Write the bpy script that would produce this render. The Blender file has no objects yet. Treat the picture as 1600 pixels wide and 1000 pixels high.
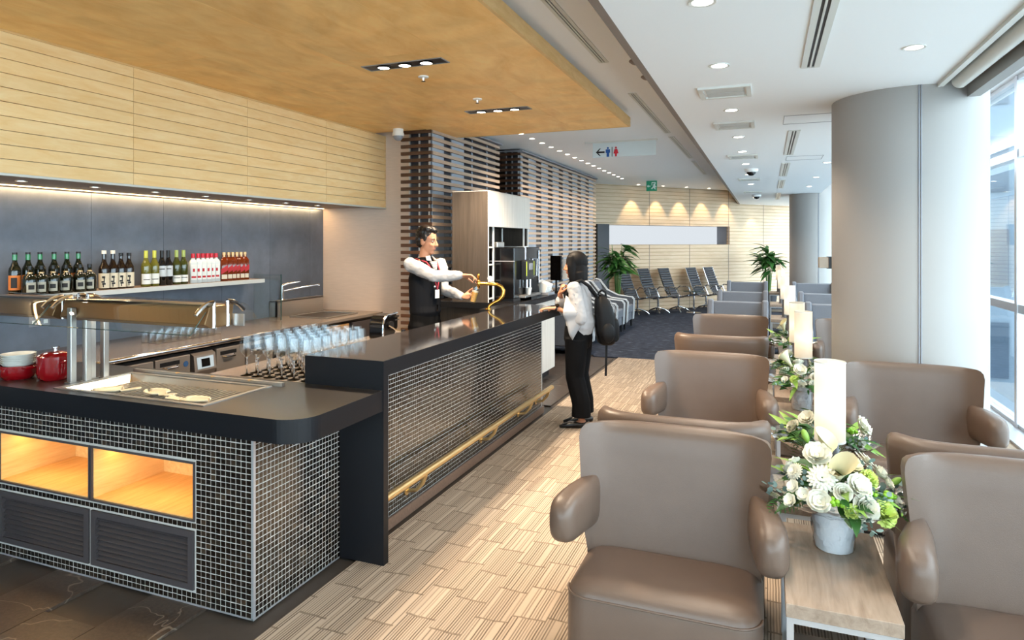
import bpy, bmesh, math, random
from mathutils import Vector, Matrix, Quaternion, noise

# ---------------------------------------------------------------- camera, world, exposure
scene = bpy.context.scene
col = scene.collection
CAM_H = 1.65
YAW = math.atan(398.0 / 1021.0)
cam_data = bpy.data.cameras.new('camera')
cam_data.sensor_width = 36.0
cam_data.sensor_fit = 'HORIZONTAL'
cam_data.lens = 36.0 * 1021.0 / 1600.0
cam_data.shift_y = -(500.0 - 379.0) / 1600.0
cam_data.clip_start = 0.05
cam_data.clip_end = 300
cam = bpy.data.objects.new('camera', cam_data)
col.objects.link(cam)
cam.location = (0, 0, CAM_H)
cam.rotation_euler = (math.pi / 2, 0, YAW)
scene.camera = cam

world = bpy.data.worlds.new('daylight')
scene.world = world
world.use_nodes = True
bg = world.node_tree.nodes['Background']
bg.inputs['Color'].default_value = (0.88, 0.94, 1.0, 1)
bg.inputs['Strength'].default_value = 4.9
vs = scene.view_settings
vs.view_transform = 'Standard'
try:
    vs.look = 'None'
except Exception:
    pass
vs.exposure = 1.15
vs.gamma = 1.0
vs.use_curve_mapping = False
scene.cycles.use_denoising = True
scene.cycles.max_bounces = 10
scene.cycles.diffuse_bounces = 5
scene.cycles.glossy_bounces = 5
scene.cycles.transmission_bounces = 8
scene.cycles.transparent_max_bounces = 48
scene.cycles.sample_clamp_indirect = 6.0
scene.cycles.caustics_reflective = False
scene.cycles.caustics_refractive = False
scene.cycles.blur_glossy = 0.5

PI = math.pi
random.seed(7)
RX, RY = math.cos(YAW), math.sin(YAW)

# ---------------------------------------------------------------- helpers
def lin(r, g, b):
    def f(c):
        c = c / 255.0
        return c / 12.92 if c <= 0.04045 else ((c + 0.055) / 1.055) ** 2.4
    return (f(r), f(g), f(b), 1.0)

class MB:
    def __init__(self):
        self.v = []; self.f = []
    def add(self, vs, fs):
        n = len(self.v)
        self.v.extend([tuple(p) for p in vs])
        self.f.extend([tuple(i + n for i in q) for q in fs])
        return self
    def box(self, x0, x1, y0, y1, z0, z1):
        vs = [(x0,y0,z0),(x1,y0,z0),(x1,y1,z0),(x0,y1,z0),(x0,y0,z1),(x1,y0,z1),(x1,y1,z1),(x0,y1,z1)]
        return self.add(vs, [(0,3,2,1),(4,5,6,7),(0,1,5,4),(1,2,6,5),(2,3,7,6),(3,0,4,7)])
    def obox(self, c, size, mat=None):
        sx, sy, sz = [s / 2 for s in size]
        vs = []
        for z in (-sz, sz):
            for x, y in ((-sx,-sy),(sx,-sy),(sx,sy),(-sx,sy)):
                p = Vector((x, y, z))
                if mat: p = mat @ p
                vs.append(p + Vector(c))
        return self.add(vs, [(0,3,2,1),(4,5,6,7),(0,1,5,4),(1,2,6,5),(2,3,7,6),(3,0,4,7)])
    def lathe(self, prof, n=20, c=(0,0,0), cap=True, mat=None):
        vs = []; fs = []
        m = len(prof)
        for r, z in prof:
            for k in range(n):
                a = 2 * PI * k / n
                p = Vector((r * math.cos(a), r * math.sin(a), z))
                if mat: p = mat @ p
                vs.append(p + Vector(c))
        for i in range(m - 1):
            for k in range(n):
                k2 = (k + 1) % n
                fs.append((i*n+k, i*n+k2, (i+1)*n+k2, (i+1)*n+k))
        if cap:
            fs.append(tuple(range(n - 1, -1, -1)))
            fs.append(tuple((m - 1) * n + k for k in range(n)))
        return self.add(vs, fs)
    def cyl(self, c, r, h, n=20, r2=None, mat=None):
        return self.lathe([(r, 0), (r if r2 is None else r2, h)], n, c, True, mat)
    def tube(self, path, r, n=8, caps=True):
        pts = [Vector(p) for p in path]
        m = len(pts)
        rs = r if isinstance(r, (list, tuple)) else [r] * m
        t0 = (pts[1] - pts[0]).normalized()
        ref = Vector((0, 0, 1)) if abs(t0.z) < 0.9 else Vector((1, 0, 0))
        u = t0.cross(ref).normalized()
        vs = []; fs = []
        for i in range(m):
            if i == 0: t = pts[1] - pts[0]
            elif i == m - 1: t = pts[-1] - pts[-2]
            else: t = (pts[i+1] - pts[i]).normalized() + (pts[i] - pts[i-1]).normalized()
            t.normalize()
            u = (u - t * u.dot(t))
            if u.length < 1e-6: u = t.orthogonal()
            u.normalize()
            w = t.cross(u)
            for k in range(n):
                a = 2 * PI * k / n
                vs.append(pts[i] + (u * math.cos(a) + w * math.sin(a)) * rs[i])
        for i in range(m - 1):
            for k in range(n):
                k2 = (k + 1) % n
                fs.append((i*n+k, i*n+k2, (i+1)*n+k2, (i+1)*n+k))
        if caps:
            fs.append(tuple(range(n - 1, -1, -1)))
            fs.append(tuple((m - 1) * n + k for k in range(n)))
        return self.add(vs, fs)
    def prism(self, poly, a0, a1, axis='z'):
        n = len(poly); vs = []
        for a in (a0, a1):
            for p, q in poly:
                vs.append({'z': (p, q, a), 'y': (p, a, q), 'x': (a, p, q)}[axis])
        fs = [tuple(range(n - 1, -1, -1)), tuple(range(n, 2 * n))]
        for k in range(n):
            k2 = (k + 1) % n
            fs.append((k, k2, n + k2, n + k))
        return self.add(vs, fs)
    def grid(self, fn, nu, nv, cu=False, cv=False):
        vs = [fn(i / (nu if cu else nu - 1), j / (nv if cv else nv - 1)) for i in range(nu) for j in range(nv)]
        fs = []
        for i in range(nu if cu else nu - 1):
            for j in range(nv if cv else nv - 1):
                i2 = (i + 1) % nu; j2 = (j + 1) % nv
                fs.append((i*nv+j, i2*nv+j, i2*nv+j2, i*nv+j2))
        return self.add(vs, fs)
    def ball(self, c, r, nu=14, nv=9, mat=None):
        rx, ry, rz = r if isinstance(r, (list, tuple)) else (r, r, r)
        vs = []; fs = []
        def tr(p):
            p = Vector(p)
            if mat: p = mat @ p
            return p + Vector(c)
        vs.append(tr((0, 0, -rz)))
        for j in range(1, nv):
            ph = -PI/2 + PI * j / nv
            for i in range(nu):
                a = 2 * PI * i / nu
                vs.append(tr((rx*math.cos(ph)*math.cos(a), ry*math.cos(ph)*math.sin(a), rz*math.sin(ph))))
        vs.append(tr((0, 0, rz)))
        for i in range(nu): fs.append((0, 1 + (i+1) % nu, 1 + i))
        for j in range(nv - 2):
            for i in range(nu):
                a = 1 + j*nu + i; b = 1 + j*nu + (i+1) % nu
                fs.append((a, b, b + nu, a + nu))
        top = len(vs) - 1; s = 1 + (nv-2)*nu
        for i in range(nu): fs.append((s + i, s + (i+1) % nu, top))
        return self.add(vs, fs)
    def loft(self, rings, caps=True):
        n = len(rings[0]); vs = [p for r in rings for p in r]; fs = []
        for i in range(len(rings) - 1):
            for k in range(n):
                k2 = (k + 1) % n
                fs.append((i*n+k, i*n+k2, (i+1)*n+k2, (i+1)*n+k))
        if caps:
            fs.append(tuple(range(n - 1, -1, -1)))
            fs.append(tuple((len(rings)-1)*n + k for k in range(n)))
        return self.add(vs, fs)
    def mesh(self, name, off=(0, 0, 0), fix=True):
        me = bpy.data.meshes.new(name)
        o = Vector(off)
        me.from_pydata([tuple(Vector(p) - o) for p in self.v], [], self.f)
        if fix:
            bm = bmesh.new(); bm.from_mesh(me)
            bmesh.ops.recalc_face_normals(bm, faces=bm.faces)
            bm.to_mesh(me); bm.free()
        me.update()
        return me

OFF = {}
def build(name, mb, mat, parent=None, smooth=40, bevel=0, seg=2, sub=0, off=None, fix=True):
    if off is None:
        off = OFF.get(parent.name, (0, 0, 0)) if parent else (0, 0, 0)
    me = mb.mesh(name, off, fix) if isinstance(mb, MB) else mb
    if mat and len(me.materials) == 0: me.materials.append(mat)
    if smooth and isinstance(mb, MB):
        me.shade_smooth()
        if smooth < 180: me.set_sharp_from_angle(angle=math.radians(smooth))
    o = bpy.data.objects.new(name, me)
    col.objects.link(o)
    if parent:
        o.parent = parent
        OFF[o.name] = off
    if bevel:
        b = o.modifiers.new('bevel', 'BEVEL'); b.width = bevel; b.segments = seg
        b.limit_method = 'ANGLE'; b.angle_limit = math.radians(40)
    if sub:
        s = o.modifiers.new('sub', 'SUBSURF'); s.levels = sub; s.render_levels = sub
    return o

def tag(o, label, cat, group=None, kind=None):
    if label: o['label'] = label
    if cat: o['category'] = cat
    if group: o['group'] = group
    if kind: o['kind'] = kind
    return o

def thing(name, label, cat, loc=(0, 0, 0), rotz=0.0, group=None, local=False):
    o = bpy.data.objects.new(name, None)
    o.empty_display_size = 0.1
    col.objects.link(o)
    o.location = loc; o.rotation_euler = (0, 0, rotz)
    OFF[o.name] = (0, 0, 0) if local else tuple(loc)
    return tag(o, label, cat, group)

def struct(name, mb, mat, parent=None, **kw):
    o = build(name, mb, mat, parent, **kw)
    if not parent: o['kind'] = 'structure'
    return o

def dup(root, loc, rotz=None, label=None, group=None, scale=None):
    r = root.copy(); col.objects.link(r); r.location = loc
    if rotz is not None: r.rotation_euler = (0, 0, rotz)
    if scale: r.scale = (scale,) * 3
    if label: r['label'] = label
    if group: r['group'] = group
    for ch in list(root.children):
        c = ch.copy(); col.objects.link(c); c.parent = r
        for g in ch.children:
            d = g.copy(); col.objects.link(d); d.parent = c
    return r

ORD = ['first','second','third','fourth','fifth','sixth','seventh','eighth','ninth','tenth','eleventh','twelfth','thirteenth','fourteenth','fifteenth','sixteenth','seventeenth','eighteenth']

# ---------------------------------------------------------------- materials
def newmat(name):
    m = bpy.data.materials.new(name); m.use_nodes = True
    nt = m.node_tree
    return m, nt, nt.nodes['Principled BSDF'], nt.nodes['Material Output']

def N(nt, t, **kw):
    n = nt.nodes.new(t)
    for k, v in kw.items():
        if k.startswith('i_'):
            key = k[2:]
            n.inputs[int(key) if key.isdigit() else key.replace('_', ' ')].default_value = v
        else: setattr(n, k, v)
    return n

def M(name, c, rough=0.5, metal=0.0, spec=0.5, emit=None, estr=0.0, coat=0.0, noisy=0.0, nscale=30.0, bump=0.0, bscale=200.0, rand=0.0, stretch=(1,1,1), sheen=0.0, alpha=1.0, trans=0.0, ior=1.45, coord='Position'):
    m, nt, b, out = newmat(name)
    b.inputs['Base Color'].default_value = c
    b.inputs['Roughness'].default_value = rough
    b.inputs['Metallic'].default_value = metal
    b.inputs['Specular IOR Level'].default_value = spec
    b.inputs['Coat Weight'].default_value = coat
    b.inputs['Sheen Weight'].default_value = sheen
    b.inputs['Transmission Weight'].default_value = trans
    b.inputs['IOR'].default_value = ior
    b.inputs['Alpha'].default_value = alpha
    if emit:
        b.inputs['Emission Color'].default_value = emit
        b.inputs['Emission Strength'].default_value = estr
    L = nt.links
    if noisy or bump:
        if coord == 'Position': src = N(nt, 'ShaderNodeNewGeometry').outputs['Position']
        else: src = N(nt, 'ShaderNodeTexCoord').outputs['Object']
        mp = N(nt, 'ShaderNodeMapping'); mp.inputs['Scale'].default_value = stretch
        L.new(src, mp.inputs['Vector'])
    colout = None
    if noisy:
        nz = N(nt, 'ShaderNodeTexNoise', i_Scale=nscale, i_Detail=5.0, i_Roughness=0.6)
        L.new(mp.outputs['Vector'], nz.inputs['Vector'])
        mr = N(nt, 'ShaderNodeMapRange'); mr.inputs['From Min'].default_value = 0.3; mr.inputs['From Max'].default_value = 0.7
        mr.inputs['To Min'].default_value = 1 - noisy; mr.inputs['To Max'].default_value = 1 + noisy
        L.new(nz.outputs['Fac'], mr.inputs['Value'])
        hv = N(nt, 'ShaderNodeHueSaturation'); hv.inputs['Color'].default_value = c
        L.new(mr.outputs['Result'], hv.inputs['Value'])
        colout = hv
    if rand:
        oi = N(nt, 'ShaderNodeObjectInfo')
        mr2 = N(nt, 'ShaderNodeMapRange'); mr2.inputs['To Min'].default_value = 1 - rand; mr2.inputs['To Max'].default_value = 1 + rand
        L.new(oi.outputs['Random'], mr2.inputs['Value'])
        h2 = N(nt, 'ShaderNodeHueSaturation'); h2.inputs['Color'].default_value = c
        if colout: L.new(colout.outputs['Color'], h2.inputs['Color'])
        L.new(mr2.outputs['Result'], h2.inputs['Value'])
        colout = h2
    if colout: L.new(colout.outputs['Color'], b.inputs['Base Color'])
    if bump:
        nb = N(nt, 'ShaderNodeTexNoise', i_Scale=bscale, i_Detail=3.0)
        L.new(mp.outputs['Vector'], nb.inputs['Vector'])
        bp = N(nt, 'ShaderNodeBump', i_Strength=bump, i_Distance=0.004)
        L.new(nb.outputs['Fac'], bp.inputs['Height'])
        L.new(bp.outputs['Normal'], b.inputs['Normal'])
    return m

def wood(name, c1, c2, stretch, scale=3.0, rough=0.45, rand=0.05, figure=0.0, coord='Position', lines=None, spec=0.4):
    """grain noise stretched along the board; lines=(axis index, pitch, colour) adds fine grooves"""
    m, nt, b, out = newmat(name); L = nt.links
    b.inputs['Roughness'].default_value = rough
    b.inputs['Specular IOR Level'].default_value = spec
    if coord == 'Position': src = N(nt, 'ShaderNodeNewGeometry').outputs['Position']
    else: src = N(nt, 'ShaderNodeTexCoord').outputs['Object']
    oi = N(nt, 'ShaderNodeObjectInfo')
    ad = N(nt, 'ShaderNodeVectorMath', operation='ADD'); L.new(src, ad.inputs[0])
    sc = N(nt, 'ShaderNodeVectorMath', operation='SCALE'); sc.inputs[0].default_value = (7.3, 11.1, 5.7)
    L.new(oi.outputs['Random'], sc.inputs['Scale']); L.new(sc.outputs[0], ad.inputs[1])
    mp = N(nt, 'ShaderNodeMapping'); mp.inputs['Scale'].default_value = stretch
    L.new(ad.outputs[0], mp.inputs['Vector'])
    nz = N(nt, 'ShaderNodeTexNoise', i_Scale=scale, i_Detail=6.0, i_Roughness=0.65, i_Distortion=0.6)
    L.new(mp.outputs['Vector'], nz.inputs['Vector'])
    cr = N(nt, 'ShaderNodeValToRGB')
    cr.color_ramp.elements[0].position = 0.32; cr.color_ramp.elements[0].color = c1
    cr.color_ramp.elements[1].position = 0.70; cr.color_ramp.elements[1].color = c2
    L.new(nz.outputs['Fac'], cr.inputs['Fac'])
    cur = cr.outputs['Color']
    if figure:
        n2 = N(nt, 'ShaderNodeTexNoise', i_Scale=1.3, i_Detail=3.0, i_Distortion=2.2)
        L.new(ad.outputs[0], n2.inputs['Vector'])
        mr = N(nt, 'ShaderNodeMapRange'); mr.inputs['From Min'].default_value = 0.3; mr.inputs['From Max'].default_value = 0.7
        mr.inputs['To Min'].default_value = 1 - figure; mr.inputs['To Max'].default_value = 1 + figure
        L.new(n2.outputs['Fac'], mr.inputs['Value'])
        hv = N(nt, 'ShaderNodeHueSaturation'); L.new(cur, hv.inputs['Color']); L.new(mr.outputs['Result'], hv.inputs['Value'])
        cur = hv.outputs['Color']
    if rand:
        mr2 = N(nt, 'ShaderNodeMapRange'); mr2.inputs['To Min'].default_value = 1 - rand; mr2.inputs['To Max'].default_value = 1 + rand
        L.new(oi.outputs['Random'], mr2.inputs['Value'])
        h2 = N(nt, 'ShaderNodeHueSaturation'); L.new(cur, h2.inputs['Color']); L.new(mr2.outputs['Result'], h2.inputs['Value'])
        cur = h2.outputs['Color']
    if lines:
        ax, pitch, lc, wd = lines
        sx = N(nt, 'ShaderNodeSeparateXYZ'); L.new(src, sx.inputs[0])
        md = N(nt, 'ShaderNodeMath', operation='FLOORED_MODULO'); L.new(sx.outputs[ax], md.inputs[0]); md.inputs[1].default_value = pitch
        lt = N(nt, 'ShaderNodeMath', operation='LESS_THAN'); L.new(md.outputs[0], lt.inputs[0]); lt.inputs[1].default_value = wd
        mx = N(nt, 'ShaderNodeMix', data_type='RGBA'); L.new(lt.outputs[0], mx.inputs['Factor'])
        L.new(cur, mx.inputs[6]); mx.inputs[7].default_value = lc
        cur = mx.outputs[2]
        bp = N(nt, 'ShaderNodeBump', i_Strength=0.5, i_Distance=0.004); bp.invert = True
        L.new(lt.outputs[0], bp.inputs['Height']); L.new(bp.outputs['Normal'], b.inputs['Normal'])
    L.new(cur, b.inputs['Base Color'])
    return m

def thin_glass(name, tint=(0.9, 0.96, 0.97, 1), gloss=1.0, rough=0.0, ior=1.5):
    m = bpy.data.materials.new(name); m.use_nodes = True
    nt = m.node_tree; nt.nodes.clear(); L = nt.links
    out = N(nt, 'ShaderNodeOutputMaterial')
    tr = N(nt, 'ShaderNodeBsdfTransparent'); tr.inputs['Color'].default_value = tint
    gl = N(nt, 'ShaderNodeBsdfGlossy'); gl.inputs['Roughness'].default_value = rough
    lw = N(nt, 'ShaderNodeLayerWeight'); lw.inputs['Blend'].default_value = 0.5
    pw = N(nt, 'ShaderNodeMath', operation='POWER'); L.new(lw.outputs['Facing'], pw.inputs[0]); pw.inputs[1].default_value = 5.0
    ma = N(nt, 'ShaderNodeMath', operation='MULTIPLY_ADD'); L.new(pw.outputs[0], ma.inputs[0]); ma.inputs[1].default_value = 0.95; ma.inputs[2].default_value = 0.045
    mt = N(nt, 'ShaderNodeMath', operation='MULTIPLY'); mt.inputs[1].default_value = gloss; mt.use_clamp = True
    L.new(ma.outputs[0], mt.inputs[0])
    mx = N(nt, 'ShaderNodeMixShader'); L.new(mt.outputs[0], mx.inputs[0])
    L.new(tr.outputs[0], mx.inputs[1]); L.new(gl.outputs[0], mx.inputs[2]); L.new(mx.outputs[0], out.inputs['Surface'])
    return m

def emitter(name, c, s):
    m = bpy.data.materials.new(name); m.use_nodes = True
    nt = m.node_tree; nt.nodes.clear()
    out = N(nt, 'ShaderNodeOutputMaterial'); e = N(nt, 'ShaderNodeEmission')
    e.inputs['Color'].default_value = c; e.inputs['Strength'].default_value = s
    nt.links.new(e.outputs[0], out.inputs['Surface'])
    return m

WHITE = M('white_paint', lin(226, 228, 230), 0.6, spec=0.25)
WHITE2 = M('white_ceiling_tile', lin(240, 242, 243), 0.6, spec=0.2)
OFFW = M('off_white_metal', lin(214, 214, 208), 0.45, spec=0.4)
TAUPE = M('taupe_matt', lin(128, 114, 104), 0.55)
PEACH = M('warm_white_wallcovering', lin(214, 192, 174), 0.6, noisy=0.05, nscale=8, stretch=(1, 1, 14), spec=0.3)
DARKW = M('dark_wall', lin(48, 48, 52), 0.7)
SLATE = M('slate_panel', lin(104, 111, 122), 0.42, noisy=0.16, nscale=5, bump=0.08, bscale=14, rand=0.06, spec=0.45)
BIRCH = wood('birch_board', lin(244, 202, 138), lin(253, 222, 168), (0.8, 0.35, 2.0), 9.0, 0.5, 0.035)
BIRCHC = wood('birch_ceiling', lin(238, 184, 108), lin(252, 210, 140), (2.2, 0.9, 1), 3.2, 0.45, 0.045, figure=0.09)
BIRCHE = wood('birch_edge', lin(214, 170, 108), lin(232, 192, 134), (1, 0.5, 3), 8.0, 0.5, 0.0)
FARW = wood('grooved_pale_wood', lin(206, 178, 146), lin(220, 196, 166), (1, 1, 6), 2.0, 0.5, 0.0, lines=(2, 0.088, lin(168, 140, 104), 0.012))
OAKG = wood('grey_oak_laminate', lin(128, 109, 93), lin(158, 139, 122), (9, 0.9, 9), 4.0, 0.4, 0.03)
OAKV = wood('grey_oak_vertical', lin(62, 54, 47), lin(78, 69, 61), (10, 10, 0.6), 3.0, 0.45, 0.03)
ASHV = wood('pale_ash_laminate', lin(206, 196, 184), lin(224, 216, 206), (14, 14, 0.6), 3.0, 0.45, 0.02)
NICHEW = wood('warm_niche_wood', lin(206, 160, 96), lin(232, 190, 124), (12, 1.2, 12), 3.0, 0.45, 0.0)
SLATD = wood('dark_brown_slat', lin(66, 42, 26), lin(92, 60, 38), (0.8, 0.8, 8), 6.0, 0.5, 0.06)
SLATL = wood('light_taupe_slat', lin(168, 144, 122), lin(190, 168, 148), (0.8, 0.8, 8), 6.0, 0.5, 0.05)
FLOORB = M('floor_joint_stone', lin(66, 58, 52), 0.5, noisy=0.1, nscale=20)
STEEL = M('brushed_steel', lin(190, 186, 180), 0.3, 0.9, noisy=0.05, nscale=40, stretch=(1, 6, 1))
STEELD = M('dark_steel_door', lin(150, 140, 132), 0.38, 0.75)
CHROME = M('chrome', lin(225, 225, 228), 0.08, 1.0)
ALU = M('aluminium', lin(196, 198, 202), 0.35, 0.7)
GOLD = M('polished_brass', lin(212, 160, 74), 0.16, 1.0)
GOLDP = M('pale_brass_rail', lin(236, 200, 140), 0.3, 0.85)
BLACKP = M('black_plastic', lin(18, 18, 20), 0.35)
BLACKG = M('black_gloss', lin(10, 10, 12), 0.12)
GREYP = M('grey_plastic', lin(140, 142, 148), 0.4)
WHITEP = M('white_plastic', lin(235, 235, 232), 0.4)
STONE = M('black_speckled_stone', lin(34, 32, 33), 0.07, spec=0.6)
STONE2 = M('satin_dark_stone', lin(46, 42, 39), 0.28, spec=0.6)
STONEV = M('black_stone_edge', lin(14, 15, 19), 0.42, spec=0.35)
GROUT = M('pale_grout', lin(176, 172, 166), 0.8, spec=0.2)
LOUV = M('charcoal_louvre_paint', lin(62, 56, 57), 0.5)
LIGHTC = emitter('downlight_lens', (1.0, 0.86, 0.68, 1), 14.0)
LIGHTW = emitter('downlight_lens_white', (1.0, 0.94, 0.86, 1), 10.0)
GLASS = thin_glass('clear_glass', (0.93, 0.97, 0.97, 1))
WINGL = thin_glass('window_glass', (0.82, 0.90, 0.93, 1))
GREENGL = M('glass_edge_green', lin(70, 100, 98), 0.1, trans=0.4)

def mosaic_mat():
    m, nt, b, out = newmat('glass_mosaic'); L = nt.links
    b.inputs['Roughness'].default_value = 0.15
    b.inputs['Specular IOR Level'].default_value = 0.95
    b.inputs['Coat Weight'].default_value = 0.4
    g = N(nt, 'ShaderNodeNewGeometry'); oi = N(nt, 'ShaderNodeObjectInfo')
    ad = N(nt, 'ShaderNodeMath', operation='ADD'); L.new(g.outputs['Random Per Island'], ad.inputs[0]); L.new(oi.outputs['Random'], ad.inputs[1])
    fr = N(nt, 'ShaderNodeMath', operation='FRACT'); L.new(ad.outputs[0], fr.inputs[0])
    cr = N(nt, 'ShaderNodeValToRGB'); e = cr.color_ramp.elements
    e[0].position = 0.0; e[0].color = lin(14, 11, 9)
    e[1].position = 1.0; e[1].color = lin(70, 54, 40)
    for p, c in ((0.6, lin(22, 17, 14)), (0.88, lin(36, 28, 21)), (0.96, lin(52, 41, 32))):
        q = e.new(p); q.color = c
    L.new(fr.outputs[0], cr.inputs['Fac']); L.new(cr.outputs['Color'], b.inputs['Base Color'])
    nz = N(nt, 'ShaderNodeTexNoise', i_Scale=90.0); L.new(g.outputs['Position'], nz.inputs['Vector'])
    bp = N(nt, 'ShaderNodeBump', i_Strength=0.25, i_Distance=0.003); L.new(nz.outputs['Fac'], bp.inputs['Height']); L.new(bp.outputs['Normal'], b.inputs['Normal'])
    return m
MOSAIC = mosaic_mat()

def stone_tile_mat():
    m, nt, b, out = newmat('dark_stone_tile'); L = nt.links
    b.inputs['Roughness'].default_value = 0.36
    g = N(nt, 'ShaderNodeNewGeometry'); oi = N(nt, 'ShaderNodeObjectInfo')
    nz = N(nt, 'ShaderNodeTexNoise', i_Scale=55.0, i_Detail=8.0, i_Roughness=0.75); L.new(g.outputs['Position'], nz.inputs['Vector'])
    cr = N(nt, 'ShaderNodeValToRGB'); e = cr.color_ramp.elements
    e[0].position = 0.3; e[0].color = lin(46, 38, 33); e[1].position = 0.75; e[1].color = lin(86, 72, 62)
    L.new(nz.outputs['Fac'], cr.inputs['Fac'])
    ad = N(nt, 'ShaderNodeVectorMath', operation='ADD'); L.new(g.outputs['Position'], ad.inputs[0])
    sc = N(nt, 'ShaderNodeVectorMath', operation='SCALE'); sc.inputs[0].default_value = (9, 13, 3); L.new(oi.outputs['Random'], sc.inputs['Scale']); L.new(sc.outputs[0], ad.inputs[1])
    vn = N(nt, 'ShaderNodeTexNoise', i_Scale=1.5, i_Detail=4.0, i_Distortion=0.6); L.new(ad.outputs[0], vn.inputs['Vector'])
    sb = N(nt, 'ShaderNodeMath', operation='SUBTRACT'); L.new(vn.outputs['Fac'], sb.inputs[0]); sb.inputs[1].default_value = 0.5
    ab = N(nt, 'ShaderNodeMath', operation='ABSOLUTE'); L.new(sb.outputs[0], ab.inputs[0])
    mr = N(nt, 'ShaderNodeMapRange'); mr.inputs['From Min'].default_value = 0.0; mr.inputs['From Max'].default_value = 0.0045; mr.inputs['To Min'].default_value = 0.4; mr.inputs['To Max'].default_value = 0.0
    L.new(ab.outputs[0], mr.inputs['Value'])
    mx = N(nt, 'ShaderNodeMix', data_type='RGBA'); L.new(mr.outputs[0], mx.inputs['Factor']); L.new(cr.outputs['Color'], mx.inputs[6]); mx.inputs[7].default_value = lin(176, 160, 142)
    L.new(mx.outputs[2], b.inputs['Base Color'])
    bp = N(nt, 'ShaderNodeBump', i_Strength=0.15, i_Distance=0.003); L.new(nz.outputs['Fac'], bp.inputs['Height']); L.new(bp.outputs['Normal'], b.inputs['Normal'])
    return m
STONET = stone_tile_mat()

def carpet_mat(name, ca, cb, cj, stripe=0.0125, cellx=0.15, celly=0.26):
    """loop-pile stripes running with the room, broken into blocks of uneven length"""
    m, nt, b, out = newmat(name); L = nt.links
    b.inputs['Roughness'].default_value = 0.95; b.inputs['Specular IOR Level'].default_value = 0.1
    g = N(nt, 'ShaderNodeNewGeometry'); sx = N(nt, 'ShaderNodeSeparateXYZ'); L.new(g.outputs['Position'], sx.inputs[0])
    def math_(op, a, bb=None):
        n = N(nt, 'ShaderNodeMath', operation=op)
        for i, q in enumerate((a, bb)):
            if q is None: continue
            if isinstance(q, (int, float)): n.inputs[i].default_value = q
            else: L.new(q, n.inputs[i])
        return n.outputs[0]
    nz = N(nt, 'ShaderNodeTexNoise', i_Scale=7.0, i_Detail=2.0); L.new(g.outputs['Position'], nz.inputs['Vector'])
    wob = math_('MULTIPLY', math_('SUBTRACT', nz.outputs['Fac'], 0.5), 0.035)
    xs = math_('ADD', sx.outputs[0], math_('MULTIPLY', wob, 0.12))
    cx = math_('FLOOR', math_('DIVIDE', xs, cellx))
    wn = N(nt, 'ShaderNodeTexWhiteNoise', noise_dimensions='1D'); L.new(cx, wn.inputs['W'])
    yy = math_('ADD', math_('ADD', sx.outputs[1], wob), math_('MULTIPLY', wn.outputs['Value'], celly))
    cyv = math_('DIVIDE', yy, celly)
    cy = math_('FLOOR', cyv); fy = math_('FRACT', cyv)
    cv = N(nt, 'ShaderNodeCombineXYZ'); L.new(cx, cv.inputs[0]); L.new(cy, cv.inputs[1])
    w2 = N(nt, 'ShaderNodeTexWhiteNoise', noise_dimensions='2D'); L.new(cv.outputs[0], w2.inputs['Vector'])
    st = math_('DIVIDE', xs, stripe)
    si = math_('FLOOR', st)
    cv2 = N(nt, 'ShaderNodeCombineXYZ'); L.new(si, cv2.inputs[0]); L.new(cy, cv2.inputs[1])
    w3 = N(nt, 'ShaderNodeTexWhiteNoise', noise_dimensions='2D'); L.new(cv2.outputs[0], w3.inputs['Vector'])
    line = math_('LESS_THAN', math_('FRACT', st), 0.5)
    keep = math_('GREATER_THAN', w3.outputs['Value'], 0.12)
    dark = math_('MULTIPLY', math_('MULTIPLY', line, keep), math_('ADD', 0.35, math_('MULTIPLY', w3.outputs['Value'], 0.65)))
    joint = math_('LESS_THAN', fy, 0.045)
    dk = math_('MAXIMUM', dark, math_('MULTIPLY', joint, 0.7))
    fib = N(nt, 'ShaderNodeTexNoise', i_Scale=420.0, i_Detail=2.0); L.new(g.outputs['Position'], fib.inputs['Vector'])
    dk2 = math_('ADD', dk, math_('MULTIPLY', math_('SUBTRACT', fib.outputs['Fac'], 0.5), 0.5))
    mx = N(nt, 'ShaderNodeMix', data_type='RGBA'); mx.clamp_factor = True
    L.new(dk2, mx.inputs['Factor']); mx.inputs[6].default_value = ca; mx.inputs[7].default_value = cb
    hv = N(nt, 'ShaderNodeHueSaturation'); L.new(mx.outputs[2], hv.inputs['Color'])
    L.new(math_('ADD', 0.94, math_('MULTIPLY', w2.outputs['Value'], 0.12)), hv.inputs['Value'])
    L.new(hv.outputs['Color'], b.inputs['Base Color'])
    bp = N(nt, 'ShaderNodeBump', i_Strength=0.6, i_Distance=0.004); bp.invert = True
    L.new(dk2, bp.inputs['Height']); L.new(bp.outputs['Normal'], b.inputs['Normal'])
    return m
CARPET = carpet_mat('beige_loop_carpet', lin(174, 157, 139), lin(98, 85, 73), None)

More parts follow.
